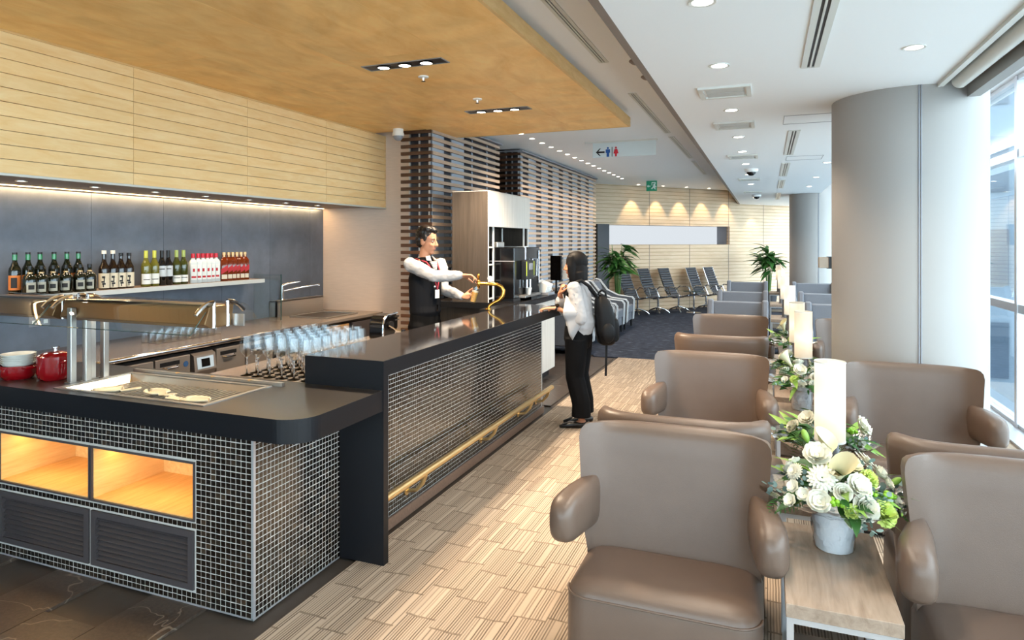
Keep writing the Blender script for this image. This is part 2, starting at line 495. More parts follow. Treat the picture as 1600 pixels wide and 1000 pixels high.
def blue_carpet_mat():
    m, nt, b, out = newmat('navy_flecked_carpet'); L = nt.links
    b.inputs['Roughness'].default_value = 0.95; b.inputs['Specular IOR Level'].default_value = 0.1
    g = N(nt, 'ShaderNodeNewGeometry')
    mp = N(nt, 'ShaderNodeMapping'); mp.inputs['Scale'].default_value = (2.0, 9.0, 1); L.new(g.outputs['Position'], mp.inputs['Vector'])
    nz = N(nt, 'ShaderNodeTexNoise', i_Scale=3.0, i_Detail=6.0, i_Roughness=0.7); L.new(mp.outputs[0], nz.inputs['Vector'])
    cr = N(nt, 'ShaderNodeValToRGB'); e = cr.color_ramp.elements
    e[0].position = 0.42; e[0].color = lin(38, 42, 52); e[1].position = 0.74; e[1].color = lin(150, 154, 164)
    q = e.new(0.60); q.color = lin(62, 68, 82)
    L.new(nz.outputs['Fac'], cr.inputs['Fac']); L.new(cr.outputs['Color'], b.inputs['Base Color'])
    return m
NAVY = blue_carpet_mat()

def leather_mat(name, c, rough=0.42):
    return M(name, c, rough, spec=0.45, noisy=0.04, nscale=9, bump=0.12, bscale=420, coord='Object')
LEATHER = leather_mat('taupe_leather', lin(98, 81, 70), 0.36)
FABRIC = M('grey_chair_fabric', lin(112, 114, 120), 0.9, spec=0.15, noisy=0.14, nscale=260, bump=0.4, bscale=500, coord='Object', sheen=0.2)
SEAM = M('dark_seam', lin(74, 64, 58), 0.7)

# ================================================================ THE SETTING
Z_LO, Z_UP, Z_WD = 2.67, 3.02, 2.86
floor = struct('floor', MB().box(-5.0, 2.2, -5, 21, -0.15, -0.014), FLOORB)
tile_me = MB().box(-0.1605, 0.1605, -0.48, 0.48, -0.02, 0).mesh('floor_tile')
tile_me.materials.append(STONET)
for i in range(8):
    for (y0, n) in ((0.04 + (i % 2) * 0.32, 2), (6.3 + (i % 3) * 0.2, 3)):
        for k in range(n):
            if y0 > 5 and i > 4: continue
            t = bpy.data.objects.new('floor_tile', tile_me); col.objects.link(t); t.parent = floor
            t.location = (-2.1965 - i * 0.3255, y0 + 0.965 * k + 0.48, 0)
beige = build('loop_pile_carpet', MB().box(-1.985, 2.08, -4.6, 9.3, -0.014, 0.0), CARPET)
tag(beige, 'beige striped loop-pile carpet running beside the bar', 'carpet')
navy = build('flecked_carpet', MB().prism([(-4.62, 9.3), (2.08, 9.3), (2.08, 20.85), (1.45, 20.85), (-4.62, 13.79)], -0.014, 0.0), NAVY)
tag(navy, 'dark navy flecked carpet at the far end of the lounge', 'carpet')

# ---- ceilings
struct('ceiling_lounge', MB().box(-0.69, 1.04, -5, 21, Z_LO, Z_LO + 0.1), WHITE2)
struct('ceiling_upper', MB().box(-5.0, -0.67, -5, 21, Z_UP, Z_UP + 0.1), WHITE2)
struct('ceiling_window_side', MB().box(1.04, 2.25, -5, 21, 3.12, 3.2), WHITE)
struct('trim_1', MB().box(-0.70, -0.66, -5, 21, Z_LO - 0.003, Z_UP), TAUPE)  # fascia given a darker taupe than the ceilings
struct('trim_2', MB().box(1.035, 1.055, -5, 4.92, Z_LO - 0.02, 3.1).box(1.02, 1.036, -5, 4.92, Z_LO - 0.022, Z_LO), OFFW)
struct('trim_3', MB().box(1.20, 1.27, -5, 4.97, 2.585, 3.12).box(1.055, 1.2, -5, 21, 2.90, 2.93), M('grey_beam_paint', lin(150, 148, 144), 0.5))

# wooden ceiling over the bar, laid as separate birch panels on a carcass
wc = struct('ceiling_wood', MB().box(-4.9, -1.345, -5, 6.18, Z_WD + 0.012, Z_WD + 0.1).box(-3.30, -1.345, 6.18, 6.79, Z_WD + 0.012, Z_WD + 0.1), BIRCHC)
xs = [-4.04, -3.40, -2.66, -1.92, -1.341]
for i in range(4):
    ys = [-4.9]
    y = -4.9 + (0.9, 2.0, 1.3, 2.5)[i]
    while y < 6.0:
        ys.append(y); y += 2.42
    end = 6.18 if i == 0 else 6.793
    ys.append(end)
    for a, b_ in zip(ys[:-1], ys[1:]):
        if b_ < -1.5: continue
        build('ceiling_panel', MB().box(xs[i] + 0.001, xs[i+1] - 0.001, a + 0.001, b_ - 0.001, Z_WD, Z_WD + 0.014), BIRCHC, wc, smooth=0)
build('edge_board', MB().box(-1.345, -1.325, -5, 6.80, Z_WD - 0.002, Z_WD + 0.092), BIRCHE, wc, smooth=0)
build('edge_board', MB().box(-3.30, -1.345, 6.79, 6.81, Z_WD - 0.002, Z_WD + 0.092), BIRCHE, wc, smooth=0)

# ---- left wall: slate panels, bulkhead clad in birch boards
wl = struct('wall_left', MB().box(-5.0, -4.915, -5, 6.45, 0, 2.1), DARKW)
y = 0.275
for k in range(9):
    y1 = min(y + 0.655, 6.405)
    build('slate_panel', MB().box(-4.92, -4.90, y + 0.0015, y1 - 0.0015, 0.5, 2.034), SLATE, wl, smooth=0)
    y = y1
    if y >= 6.4: break
build('slate_panel', MB().box(-4.92, -4.90, y + 0.0015, 6.405, 0.5, 2.034), SLATE, wl, smooth=0)
wb = struct('wall_bulkhead', MB().box(-5.0, -4.062, -5, 6.41, 2.05, Z_WD), M('bulkhead_underside', lin(140, 124, 112), 0.55))
rows = 10; hb = (Z_WD - 2.045) / rows
for r in range(rows):
    z0 = 2.045 + r * hb
    for k in range(8):
        y0 = -0.98 + 1.052 * k; y1 = min(y0 + 1.052, 6.41)
        if y1 < 0.5: continue
        build('wood_board', MB().box(-4.062, -4.040, y0 + 0.0012, y1 - 0.0012, z0 + 0.002, z0 + hb - 0.002), BIRCH, wb, smooth=0)
build('bottom_trim', MB().box(-4.068, -4.036, -5, 6.41, 2.032, 2.046), OFFW, wb, smooth=0)
build('top_trim', MB().box(-4.045, -4.032, -5, 6.18, Z_WD - 0.012, Z_WD), BIRCHE, wb, smooth=0)
struct('wall_return', MB().box(-5.0, -3.66, 6.41, 6.5, 0, Z_UP), PEACH)
struct('wall_left_rear', MB().box(-4.75, -4.65, 6.5, 21, 0, Z_UP), DARKW)
wbk = struct('wall_back', MB().box(-5.0, 2.2, -5.1, -5.0, 2.9, 3.2).box(-5.0, 2.2, -5.1, -5.0, 0, 0.1), WHITE)  # unseen glazing behind the camera, added for frontal fill light
for k in range(5):
    x0 = -5.0 + k * 1.8
    build('added_mullion', MB().box(x0 - 0.03, x0 + 0.03, -5.1, -4.96, 0.1, 2.9), ALU, wbk, smooth=0)
    if x0 + 1.8 < 2.3: build('pane', MB().box(x0 + 0.03, x0 + 1.77, -5.04, -5.03, 0.1, 2.9), WINGL, wbk, smooth=0)
struct('wall_end', MB().box(-5.0, 2.2, 20.9, 21.0, 0, 3.2), WHITE)

# ---- far wall, angled, with a recessed opening; its daylight is a glowing panel
WD = Vector((0.652, 0.758, 0)).normalized(); WN = Vector((WD.y, -WD.x, 0)); W0 = Vector((-3.68, 14.88, 0))
def wallbox(mb, s0, s1, d0, d1, z0, z1):
    vs = []
    for z in (z0, z1):
        for s, d in ((s0, d0), (s1, d0), (s1, d1), (s0, d1)):
            vs.append(W0 + WD * s + WN * d + Vector((0, 0, z)))
    return mb.add(vs, [(0,3,2,1),(4,5,6,7),(0,1,5,4),(1,2,6,5),(2,3,7,6),(3,0,4,7)])
S0, S1, ZS0, ZS1 = 0.30, 4.25, 1.60, 2.07
w = MB()
wallbox(w, -2.5, 8.2, -0.12, 0, 0, ZS0); wallbox(w, -2.5, 8.2, -0.12, 0, ZS1, 3.05)
wallbox(w, -2.5, S0, -0.12, 0, ZS0, ZS1); wallbox(w, S1, 8.2, -0.12, 0, ZS0, ZS1)
wf = struct('wall_far', w, FARW, smooth=0)
r = MB(); wallbox(r, S0, S1, -0.45, -0.12, ZS0 - 0.02, ZS0); wallbox(r, S0, S1, -0.45, -0.12, ZS1, ZS1 + 0.02); wallbox(r, S1, S1 + 0.02, -0.45, -0.1, ZS0, ZS1); wallbox(r, S0 - 0.02, S0, -0.45, -0.1, ZS0, ZS1)
build('recess_lining', r, GREYP, wf, smooth=0)
pn = MB(); wallbox(pn, S0, S1, -0.46, -0.45, ZS0, ZS1)
build('daylight_glow_panel', pn, emitter('daylight_glow', (0.88, 0.94, 1.0, 1), 0.38), wf, smooth=0)
for s in (1.55, 2.85, 4.2, 5.5):
    j = MB(); wallbox(j, s, s + 0.012, 0, 0.004, 0, ZS0 if s < 4.1 else 3.0); 
    if s < 4.1: wallbox(j, s, s + 0.012, 0, 0.004, ZS1, 3.0)
    build('panel_joint', j, TAUPE, wf, smooth=0)
pl = MB(); wallbox(pl, -0.05, 0.28, 0.0, 0.10, 0, 2.08)
struct('trim_4', pl, M('charcoal_pilaster', lin(62, 62, 66), 0.5))

# ---- window wall
XW = 2.1
for k in range(14):
    y0 = -5.0 + 0.0 + (k - 0) * 1.8 - 0.0 + 1.2 - 1.8
    y1 = y0 + 1.8
    wn_ = struct('window_%d' % (k + 1), MB().box(XW - 0.05, XW + 0.09, y0 - 0.03, y0 + 0.03, 0, 3.15), ALU)
    fr = MB()
    for z, h in ((0.0, 0.05), (1.03, 0.075), (2.40, 0.075), (3.08, 0.06)):
        fr.box(XW - 0.04, XW + 0.07, y0 + 0.03, y1 - 0.03, z, z + h)
    build('transom', fr, ALU, wn_, smooth=0)
    for z0, z1 in ((0.05, 1.03), (1.105, 2.40), (2.475, 3.08)):
        build('pane', MB().box(XW + 0.01, XW + 0.02, y0 + 0.03, y1 - 0.03, z0, z1), WINGL, wn_, smooth=0)
struct('trim_5', MB().box(1.88, XW, -5, 20.9, 0.0, 0.02), ALU)
rb = build('roller_blind', MB().tube([(1.125, -4.9, 2.66), (1.125, 3.55, 2.66)], 0.048, 16).tube([(1.125, 3.57, 2.66), (1.125, 4.82, 2.66)], 0.045, 16), OFFW)
tag(rb, 'grey roller blind tube in the ceiling slot above the windows', 'blind')

# outside: apron and an added building wing that greys the bright window view
ap = struct('ground_outside', MB().box(-60, 90, -80, 120, -4.6, -4.5), M('apron_concrete', lin(186, 188, 188), 0.9))
wing = thing('added_wing', 'added blue-grey building wing, dulling the bright view through the window glass', 'building', (9, 24, -4.5))
build('wall', MB().box(3.2, 40, 27, 36, -4.5, 9), M('wing_cladding', lin(84, 98, 110), 0.5), wing, smooth=0)
WGL = M('wing_window', lin(44, 58, 72), 0.15)
for z in (-3.0, 0.2, 3.4, 6.4):
    for k in range(10):
        build('window', MB().box(3.6 + k * 2.2, 5.5 + k * 2.2, 26.93, 27.0, z, z + 1.9), WGL, wing, smooth=0)

# ---- pillars
def pillar(name, c, r, label, seam_ang):
    p = MB().lathe([(r, 0), (r, Z_LO + 0.44)], 64, (c[0], c[1], 0))
    o = struct(name, p, M(name + '_cladding', lin(160, 156, 152), 0.5, 0.0, spec=0.35))
    a = seam_ang
    q = MB()
    for da in (-0.014, 0.014):
        px, py = c[0] + (r + 0.001) * math.cos(a + da), c[1] + (r + 0.001) * math.sin(a + da)
        q.tube([(px, py, 0), (px, py, Z_LO)], 0.005, 6)
    build('seam', q, GREYP, o)
    return o
P1 = (0.931, 5.37); P1R = 0.482
pillar('pillar_near', P1, P1R, '', math.radians(-91))
pillar('pillar_far', (0.88, 15.2), 0.43, '', math.radians(-75))

# ================================================================ LAMPS BUILT INTO THE CEILING
def spot(loc, power, angle=100, colr=(1, 0.82, 0.62), blend=0.6, rad=0.04, aim=None):
    d = bpy.data.lights.new('downlight_lamp', 'SPOT')
    d.energy = power; d.color = colr; d.spot_size = math.radians(angle); d.spot_blend = blend; d.shadow_soft_size = rad
    o = bpy.data.objects.new('downlight_lamp', d); col.objects.link(o)
    o.location = loc
    if aim is not None:
        o.rotation_euler = (Vector(aim) - Vector(loc)).to_track_quat('-Z', 'Y').to_euler()
    return o
def downlight(loc, r, label, group, lens, power, angle=100, colr=(1, 0.82, 0.62), ring=None):
    t = thing('downlight', label, 'downlight', loc, 0, group)
    x, y, z = loc
    build('trim_ring', MB().lathe([(r * 0.74, z + 0.004), (r * 0.76, z - 0.004), (r * 0.98, z - 0.006), (r, z - 0.001), (r, z + 0.004)], 24, (x, y, 0), False), ring or OFFW, t)
    build('lens', MB().lathe([(0.001, z - 0.0015), (r * 0.76, z - 0.0015)], 20, (x, y, 0), False), lens, t)
    s = spot((x, y, z - 0.02), power, angle, colr)
    s.parent = t; s.location = (0, 0, -0.02); s.rotation_euler = (0, 0, 0)
    return t
LOY = [1.75, 2.87, 3.94, 5.3, 6.67, 7.75, 9.0, 10.4, 12.1, 13.9, 15.8]
for i, y in enumerate(LOY):
    downlight((-0.254, y, Z_LO), 0.058, 'round ceiling downlight, %s along the row over the left armchairs' % ORD[i], 'downlights over the left armchairs', LIGHTW, 30, 125, (1, 0.84, 0.66))
for i, y in enumerate([1.3, 3.94, 6.6, 9.2, 11.2, 13.0, 15.0]):
    downlight((0.717, y, Z_LO), 0.055, 'round ceiling downlight, %s along the row nearest the windows' % ORD[i], 'downlights near the windows', LIGHTW, 14, 120, (1, 0.84, 0.66))
for i in range(16):
    downlight((-2.88, 7.70 + i * 0.411, Z_UP), 0.045, 'small downlight, %s of the line beside the slatted screens' % ORD[i], 'downlights beside the slatted screens', LIGHTC, 14, 110)
for i, s in enumerate((1.0, 1.75, 2.5, 3.25, 4.05)):
    p = W0 + WD * s + WN * 0.27
    t = downlight((p.x, p.y, Z_UP), 0.05, 'wall-washing downlight by the far wooden wall, %s from the left' % ORD[i], 'wall washers at the far wall', LIGHTC, 1.0, 60)
    sp = spot((p.x, p.y, Z_UP - 0.03), 26, 62, (1, 0.74, 0.42), 0.5, 0.02, aim=p - WN * 0.17 + Vector((0, 0, Z_UP - 1.0)))
    sp.parent = t; sp.location = (0, 0, -0.03)
for i, s in enumerate((5.05, 6.2)):
    p = W0 + WD * s + WN * 0.27
    t = downlight((p.x, p.y, Z_LO), 0.045, 'wall-washing downlight on the lower far ceiling, %s from the left' % ORD[i], 'wall washers at the far wall', LIGHTC, 1.0, 60)
    sp = spot((p.x, p.y, Z_LO - 0.03), 20, 62, (1, 0.76, 0.46), 0.5, 0.02, aim=p - WN * 0.17 + Vector((0, 0, Z_LO - 1.0)))
    sp.parent = t; sp.location = (0, 0, -0.03)
for i in range(8):
    downlight((-4.5, 2.29 + i * 0.5, 2.05), 0.034, 'tiny warm downlight under the wooden bulkhead, %s from the left' % ORD[i], 'downlights under the bulkhead', LIGHTC, 5.5, 110, ring=STEEL)

# triple gimbal fittings in the wooden ceiling
for i, (x, y) in enumerate(((-2.29, 3.87), (-2.287, 5.51), (-2.29, 2.2))):
    if i == 2: break
    t = thing('triple_downlight', ['larger nearer black triple downlight recessed in the wooden ceiling', 'smaller farther black triple downlight recessed in the wooden ceiling'][i], 'downlight', (x, y, Z_WD), 0, 'triple downlights in the wooden ceiling')
    f = MB()
    for x0, x1, y0, y1 in ((-0.31, 0.31, -0.065, -0.055), (-0.31, 0.31, 0.055, 0.065), (-0.31, -0.30, -0.055, 0.055), (0.30, 0.31, -0.055, 0.055)):
        f.box(x + x0, x + x1, y + y0, y + y1, Z_WD - 0.004, Z_WD + 0.002)
    build('frame', f, GREYP, t, smooth=0)
    build('black_tray', MB().box(x - 0.30, x + 0.30, y - 0.055, y + 0.055, Z_WD - 0.0015, Z_WD - 0.0005), BLACKP, t, smooth=0)
    for k in (-1, 0, 1):
        h = build('lamp_head', MB().lathe([(0.048, Z_WD + 0.001), (0.05, Z_WD - 0.010), (0.040, Z_WD - 0.012)], 20, (x + k * 0.165, y, 0), False), BLACKP, t)
        build('lens', MB().lathe([(0.001, Z_WD - 0.008), (0.041, Z_WD - 0.008)], 20, (x + k * 0.165, y, 0), False), LIGHTC, h)
        s = spot((0, 0, 0), 88, 120, (1, 0.80, 0.58), 0.7); s.parent = t; s.location = (k * 0.165, 0, -0.03)
# warm cove strip washing the slate wall
d = bpy.data.lights.new('cove_strip', 'AREA'); d.shape = 'RECTANGLE'; d.size = 0.02; d.size_y = 6.0; d.energy = 9; d.color = (1, 0.66, 0.32)
ls = bpy.data.objects.new('cove_strip', d); col.objects.link(ls); ls.location = (-4.875, 3.3, 2.045)
ledm = build('cove_light', MB().box(-4.895, -4.868, 0.3, 6.38, 2.046, 2.0495), emitter('cove_led', (1, 0.68, 0.34, 1), 7.0))
tag(ledm, 'warm linear cove light along the top of the slate wall', 'light')

# ---- air terminals, detectors and hatches on the white ceilings
def slot(x, y0, y1, z, label, i, w_=0.05):
    t = thing('slot_diffuser', label, 'air vent', (x, (y0 + y1) / 2, z), 0, 'linear slot diffusers')
    f = MB()
    e = w_ * 0.62
    for a, b2 in ((-w_, -w_ + e), (-0.005, 0.005), (w_ - e, w_)):
        f.box(x + a, x + b2, y0 + 0.012, y1 - 0.012, z - 0.008, z + 0.001)
    f.box(x - w_, x + w_, y0, y0 + 0.012, z - 0.008, z + 0.001); f.box(x - w_, x + w_, y1 - 0.012, y1, z - 0.008, z + 0.001)
    build('frame', f, OFFW, t, smooth=0)
    build('slot_shadow', MB().box(x - w_ + 0.01, x + w_ - 0.01, y0 + 0.01, y1 - 0.01, z - 0.002, z - 0.001), BLACKP, t, smooth=0)
for i, (a, b_) in enumerate(((1.6, 4.16), (6.45, 8.2), (9.05, 10.8), (11.5, 13.2), (14.4, 16.6))):
    slot(0.235, a, b_, Z_LO, 'white linear slot diffuser over the side tables, %s from the camera' % ORD[i], i)
for i, (a, b_) in enumerate(((1.5, 4.87), (5.96, 8.29), (8.6, 10.9), (11.3, 13.6))):
    slot(-1.15, a, b_, Z_UP, 'narrow dark slot diffuser beside the wooden ceiling, %s from the camera' % ORD[i], i, 0.035)
for i, y in enumerate((4.63, 5.97, 8.2, 11.2, 14.0)):
    x = -0.262; z = Z_LO; s = 0.165
    t = thing('ceiling_vent', 'square white ceiling vent, %s from the camera' % ORD[i], 'air vent', (x, y, z), 0, 'square ceiling vents')
    f = MB()
    for x0, x1, y0, y1 in ((-s, s, -s, -s + 0.03), (-s, s, s - 0.03, s), (-s, -s + 0.03, -s + 0.03, s - 0.03), (s - 0.03, s, -s + 0.03, s - 0.03)):
        f.box(x + x0, x + x1, y + y0, y + y1, z - 0.014, z + 0.001)
    build('frame', f, OFFW, t, smooth=0)
    for k in range(2):
        build('plate', MB().box(x - s + 0.045, x + s - 0.045, y - s + 0.045 + k * 0.122, y - s + 0.157 + k * 0.122, z - 0.010, z - 0.004), M('vent_plate_grey', lin(196, 198, 196), 0.5) if i == 0 and k == 0 else bpy.data.materials['vent_plate_grey'], t, smooth=0)
for i, (x, y) in enumerate(((0.33, 5.9), (0.42, 8.6))):
    t = MB()
    for x0, x1, y0, y1 in ((-0.2, 0.2, -0.2, -0.196), (-0.2, 0.2, 0.196, 0.2), (-0.2, -0.196, -0.196, 0.196), (0.196, 0.2, -0.196, 0.196)):
        t.box(x + x0, x + x1, y + y0, y + y1, Z_LO - 0.003, Z_LO)
    tag(build('access_hatch', t, GREYP, smooth=0), ['flush square access hatch nearer in the white ceiling', 'flush square access hatch farther in the white ceiling'][i], 'hatch')
for i, y in enumerate((9.65, 14.9)):
    t = thing('dome_camera', ['white ceiling dome camera over the left armchairs', 'small far white dome camera close to the wooden far wall'][i], 'camera', (-0.2, y, Z_LO))
    build('housing', MB().lathe([(0.09, Z_LO), (0.09, Z_LO - 0.03), (0.075, Z_LO - 0.045)], 20, (-0.2, y, 0)), WHITEP, t)
    build('dome', MB().ball((-0.2, y, Z_LO - 0.045), (0.062, 0.062, 0.05)), BLACKG, t)
for i, y in enumerate((4.95, 5.45)):
    t = build('ceiling_speaker', MB().lathe([(0.001, Z_UP - 0.012), (0.10, Z_UP - 0.012), (0.115, Z_UP)], 28, (-0.86, y, 0), False), TAUPE)
    tag(t, ['nearer round brown ceiling speaker beside the taupe fascia', 'farther round brown ceiling speaker beside the taupe fascia'][i], 'speaker')
t = thing('dome_camera', 'white dome camera under the wooden ceiling by the slatted screen', 'camera', (-3.66, 6.05, Z_WD))
build('mount', MB().lathe([(0.055, Z_WD), (0.055, Z_WD - 0.035), (0.062, Z_WD - 0.05), (0.062, Z_WD - 0.075)], 20, (-3.66, 6.05, 0)), WHITEP, t)
build('dome', MB().ball((-3.66, 6.05, Z_WD - 0.075), (0.052, 0.052, 0.052)), GREYP, t)
for i, (x, y) in enumerate(((-2.33, 4.20), (-2.27, 5.02))):
    t = thing('sprinkler', ['nearer white sprinkler head in the wooden ceiling', 'farther white sprinkler head in the wooden ceiling'][i], 'sprinkler', (x, y, Z_WD))
    build('rose', MB().lathe([(0.04, Z_WD), (0.038, Z_WD - 0.008), (0.015, Z_WD - 0.012)], 20, (x, y, 0)), WHITEP, t)
    build('head', MB().lathe([(0.012, Z_WD - 0.01), (0.008, Z_WD - 0.03), (0.016, Z_WD - 0.034), (0.016, Z_WD - 0.037)], 12, (x, y, 0)), CHROME, t)

# ---- hanging signs
FROST = M('frosted_acrylic', lin(214, 224, 226), 0.35, spec=0.5)
INK = M('black_ink', lin(22, 22, 26), 0.6); BLUEI = M('blue_ink', lin(28, 84, 156), 0.6); REDI = M('red_ink', lin(206, 40, 56), 0.6)
t = thing('restroom_sign', 'frosted hanging sign with arrow, blue man and red woman pictograms', 'sign', (-1.8, 8.7, Z_UP))
build('panel', MB().box(-2.21, -1.36, 8.70, 8.712, 2.805, 3.0), FROST, t, smooth=0)
build('rail', MB().box(-2.32, -1.34, 8.69, 8.722, 3.0, Z_UP), OFFW, t, smooth=0)
def px(u, v): # sign coordinates from its left top corner, metres
    return (-2.21 + u, 3.0 - v)
ys = 8.697
def flat(name, poly, m): build(name, MB().prism(poly, ys - 0.001, ys + 0.003, 'y'), m, t, smooth=0)
ax, az = -2.12, 2.875
flat('arrow', [(ax - 0.045, az), (ax + 0.005, az + 0.05), (ax + 0.022, az + 0.05), (ax - 0.012, az + 0.011), (ax + 0.075, az + 0.011), (ax + 0.075, az - 0.011), (ax - 0.012, az - 0.011), (ax + 0.022, az - 0.05), (ax + 0.005, az - 0.05)], INK)
def circ(cx, cz, r): return [(cx + r * math.cos(2*PI*k/16), cz + r * math.sin(2*PI*k/16)) for k in range(16)]
mx_ = -2.0
flat('man_head', circ(mx_, az + 0.052, 0.014), BLUEI)
flat('man_body', [(mx_ - 0.03, az + 0.035), (mx_ + 0.03, az + 0.035), (mx_ + 0.03, az - 0.012), (mx_ + 0.018, az - 0.012), (mx_ + 0.018, az - 0.065), (mx_ - 0.018, az - 0.065), (mx_ - 0.018, az - 0.012), (mx_ - 0.03, az - 0.012)], BLUEI)
flat('divider', [(mx_ + 0.052, az + 0.065), (mx_ + 0.061, az + 0.065), (mx_ + 0.061, az - 0.065), (mx_ + 0.052, az - 0.065)], INK)
wx = mx_ + 0.11
flat('woman_head', circ(wx, az + 0.052, 0.014), REDI)
flat('woman_body', [(wx - 0.018, az + 0.035), (wx + 0.018, az + 0.035), (wx + 0.034, az - 0.024), (wx + 0.014, az - 0.028), (wx + 0.012, az - 0.065), (wx - 0.012, az - 0.065), (wx - 0.014, az - 0.028), (wx - 0.034, az - 0.024)], REDI)
t = thing('exit_sign', 'small green emergency exit sign hanging near the far wall', 'sign', (-2.37, 14.6, Z_UP))
EG = M('exit_green', lin(10, 104, 74), 0.4, emit=lin(10, 104, 74), estr=0.25)
build('panel', MB().box(-2.49, -2.26, 14.6, 14.63, 2.79, Z_UP - 0.002), EG, t, smooth=0)
ys = 14.598
flat('arrow', [(-2.475, 2.90), (-2.445, 2.935), (-2.445, 2.91), (-2.40, 2.91), (-2.40, 2.89), (-2.445, 2.89), (-2.445, 2.865)], WHITEP)
flat('door_mark', [(-2.375, 2.985), (-2.285, 2.985), (-2.285, 2.94), (-2.30, 2.94), (-2.30, 2.97), (-2.36, 2.97), (-2.36, 2.91), (-2.375, 2.91)], WHITEP)
flat('running_figure', [(-2.33, 2.955), (-2.30, 2.955), (-2.29, 2.90), (-2.265, 2.88), (-2.30, 2.87), (-2.28, 2.82), (-2.31, 2.83), (-2.325, 2.865), (-2.37, 2.83), (-2.385, 2.845), (-2.345, 2.89)], WHITEP)

# ================================================================ BUFFET COUNTER
bc = thing('buffet_counter', 'buffet counter clad in dark mosaic with lit wooden niches', 'counter', (-3.0, 2.5, 0))
FY = 2.247; FXR = -2.088
c = MB()
XL = -4.055
for (x0, x1, z0, z1) in ((XL, FXR, 0, 0.066), (-2.426, FXR, 0.066, 0.337), (XL, FXR, 0.337, 0.384), (-2.426, FXR, 0.384, 0.647), (XL, FXR, 0.647, 0.79), (-3.110, -3.096, 0.066, 0.337), (-3.110, -3.096, 0.384, 0.647), (XL, -3.80, 0.066, 0.337), (XL, -3.80, 0.384, 0.647)):
    c.box(x0, x1, FY, 2.70, z0, z1)
c.box(XL, FXR, 2.70, 2.862, 0, 0.79)
build('core', c, GROUT, bc, smooth=0)
P = 0.0290; PR = 0.0245; PZ = 0.0263; T = 0.0214
def mk_tile(wx, wz):
    m_ = MB(); h = wx / 2; q = wz / 2; e = 0.0008; d_ = -0.0016
    return m_.add([(-h, 0, -q), (h, 0, -q), (h, 0, q), (-h, 0, q), (-h+e, d_, -q+e), (h-e, d_, -q+e), (h-e, d_, q-e), (-h+e, d_, q-e)], [(4,5,6,7),(0,1,5,4),(1,2,6,5),(2,3,7,6),(3,0,4,7)])
tile = mk_tile(P - 0.0034, PZ - 0.0034); tile_r = mk_tile(PR - 0.0034, PZ - 0.0034)
tile_me = tile.mesh('mosaic_tile'); tile_me.materials.append(MOSAIC)
tile_mr = tile_r.mesh('mosaic_tile_side'); tile_mr.materials.append(MOSAIC)
openings = [(-3.80, -2.426, 0.066, 0.337), (-3.80, -2.426, 0.384, 0.647)]
spots = []
nx = int(1.93 / P)
for i in range(nx):
    for j in range(30):
        x = -2.1125 - i * P; z = 0.0165 + j * PZ
        if any(a - P*0.3 < x < b + P*0.3 and c0 - PZ*0.3 < z < c1 + PZ*0.3 for a, b, c0, c1 in openings): continue
        spots.append((math.hypot(x + 2.09, 0), (x, FY, z), 0.0))
for i in range(25):
    for j in range(30):
        y = 2.2690 + i * PR; z = 0.0165 + j * PZ
        spots.append((0.05 + y - 2.25, (FXR, y, z), PI / 2))
spots.sort(key=lambda s: s[0])
b0 = Vector(OFF[bc.name])
rest = MB()
for k, (d_, p, rz) in enumerate(spots):
    jx = random.uniform(-0.0007, 0.0007); jz = random.uniform(-0.0007, 0.0007)
    if k < 300:
        o = bpy.data.objects.new('mosaic_tile', tile_mr if rz else tile_me); col.objects.link(o); o.parent = bc
        o.location = Vector(p) - b0 + Vector((jx, 0, jz)); o.rotation_euler = (0, 0, rz)
    else:
        m_ = Matrix.Rotation(rz, 3, 'Z')
        rest.add([m_ @ Vector(v) + Vector(p) + Vector((jx, 0, jz)) for v in (tile_r if rz else tile).v], tile.f)
o = build('mosaic_tiles', rest, MOSAIC, bc, smooth=0, fix=False); o['kind'] = 'stuff'
build('corner_trim', MB().box(-2.096, -2.083, 2.243, 2.256, 0, 0.79), ALU, bc, smooth=0)
build('plinth_trim', MB().box(XL, -2.085, 2.243, 2.251, 0, 0.007).box(-2.092, -2.084, 2.243, 2.862, 0, 0.007), ALU, bc, smooth=0)
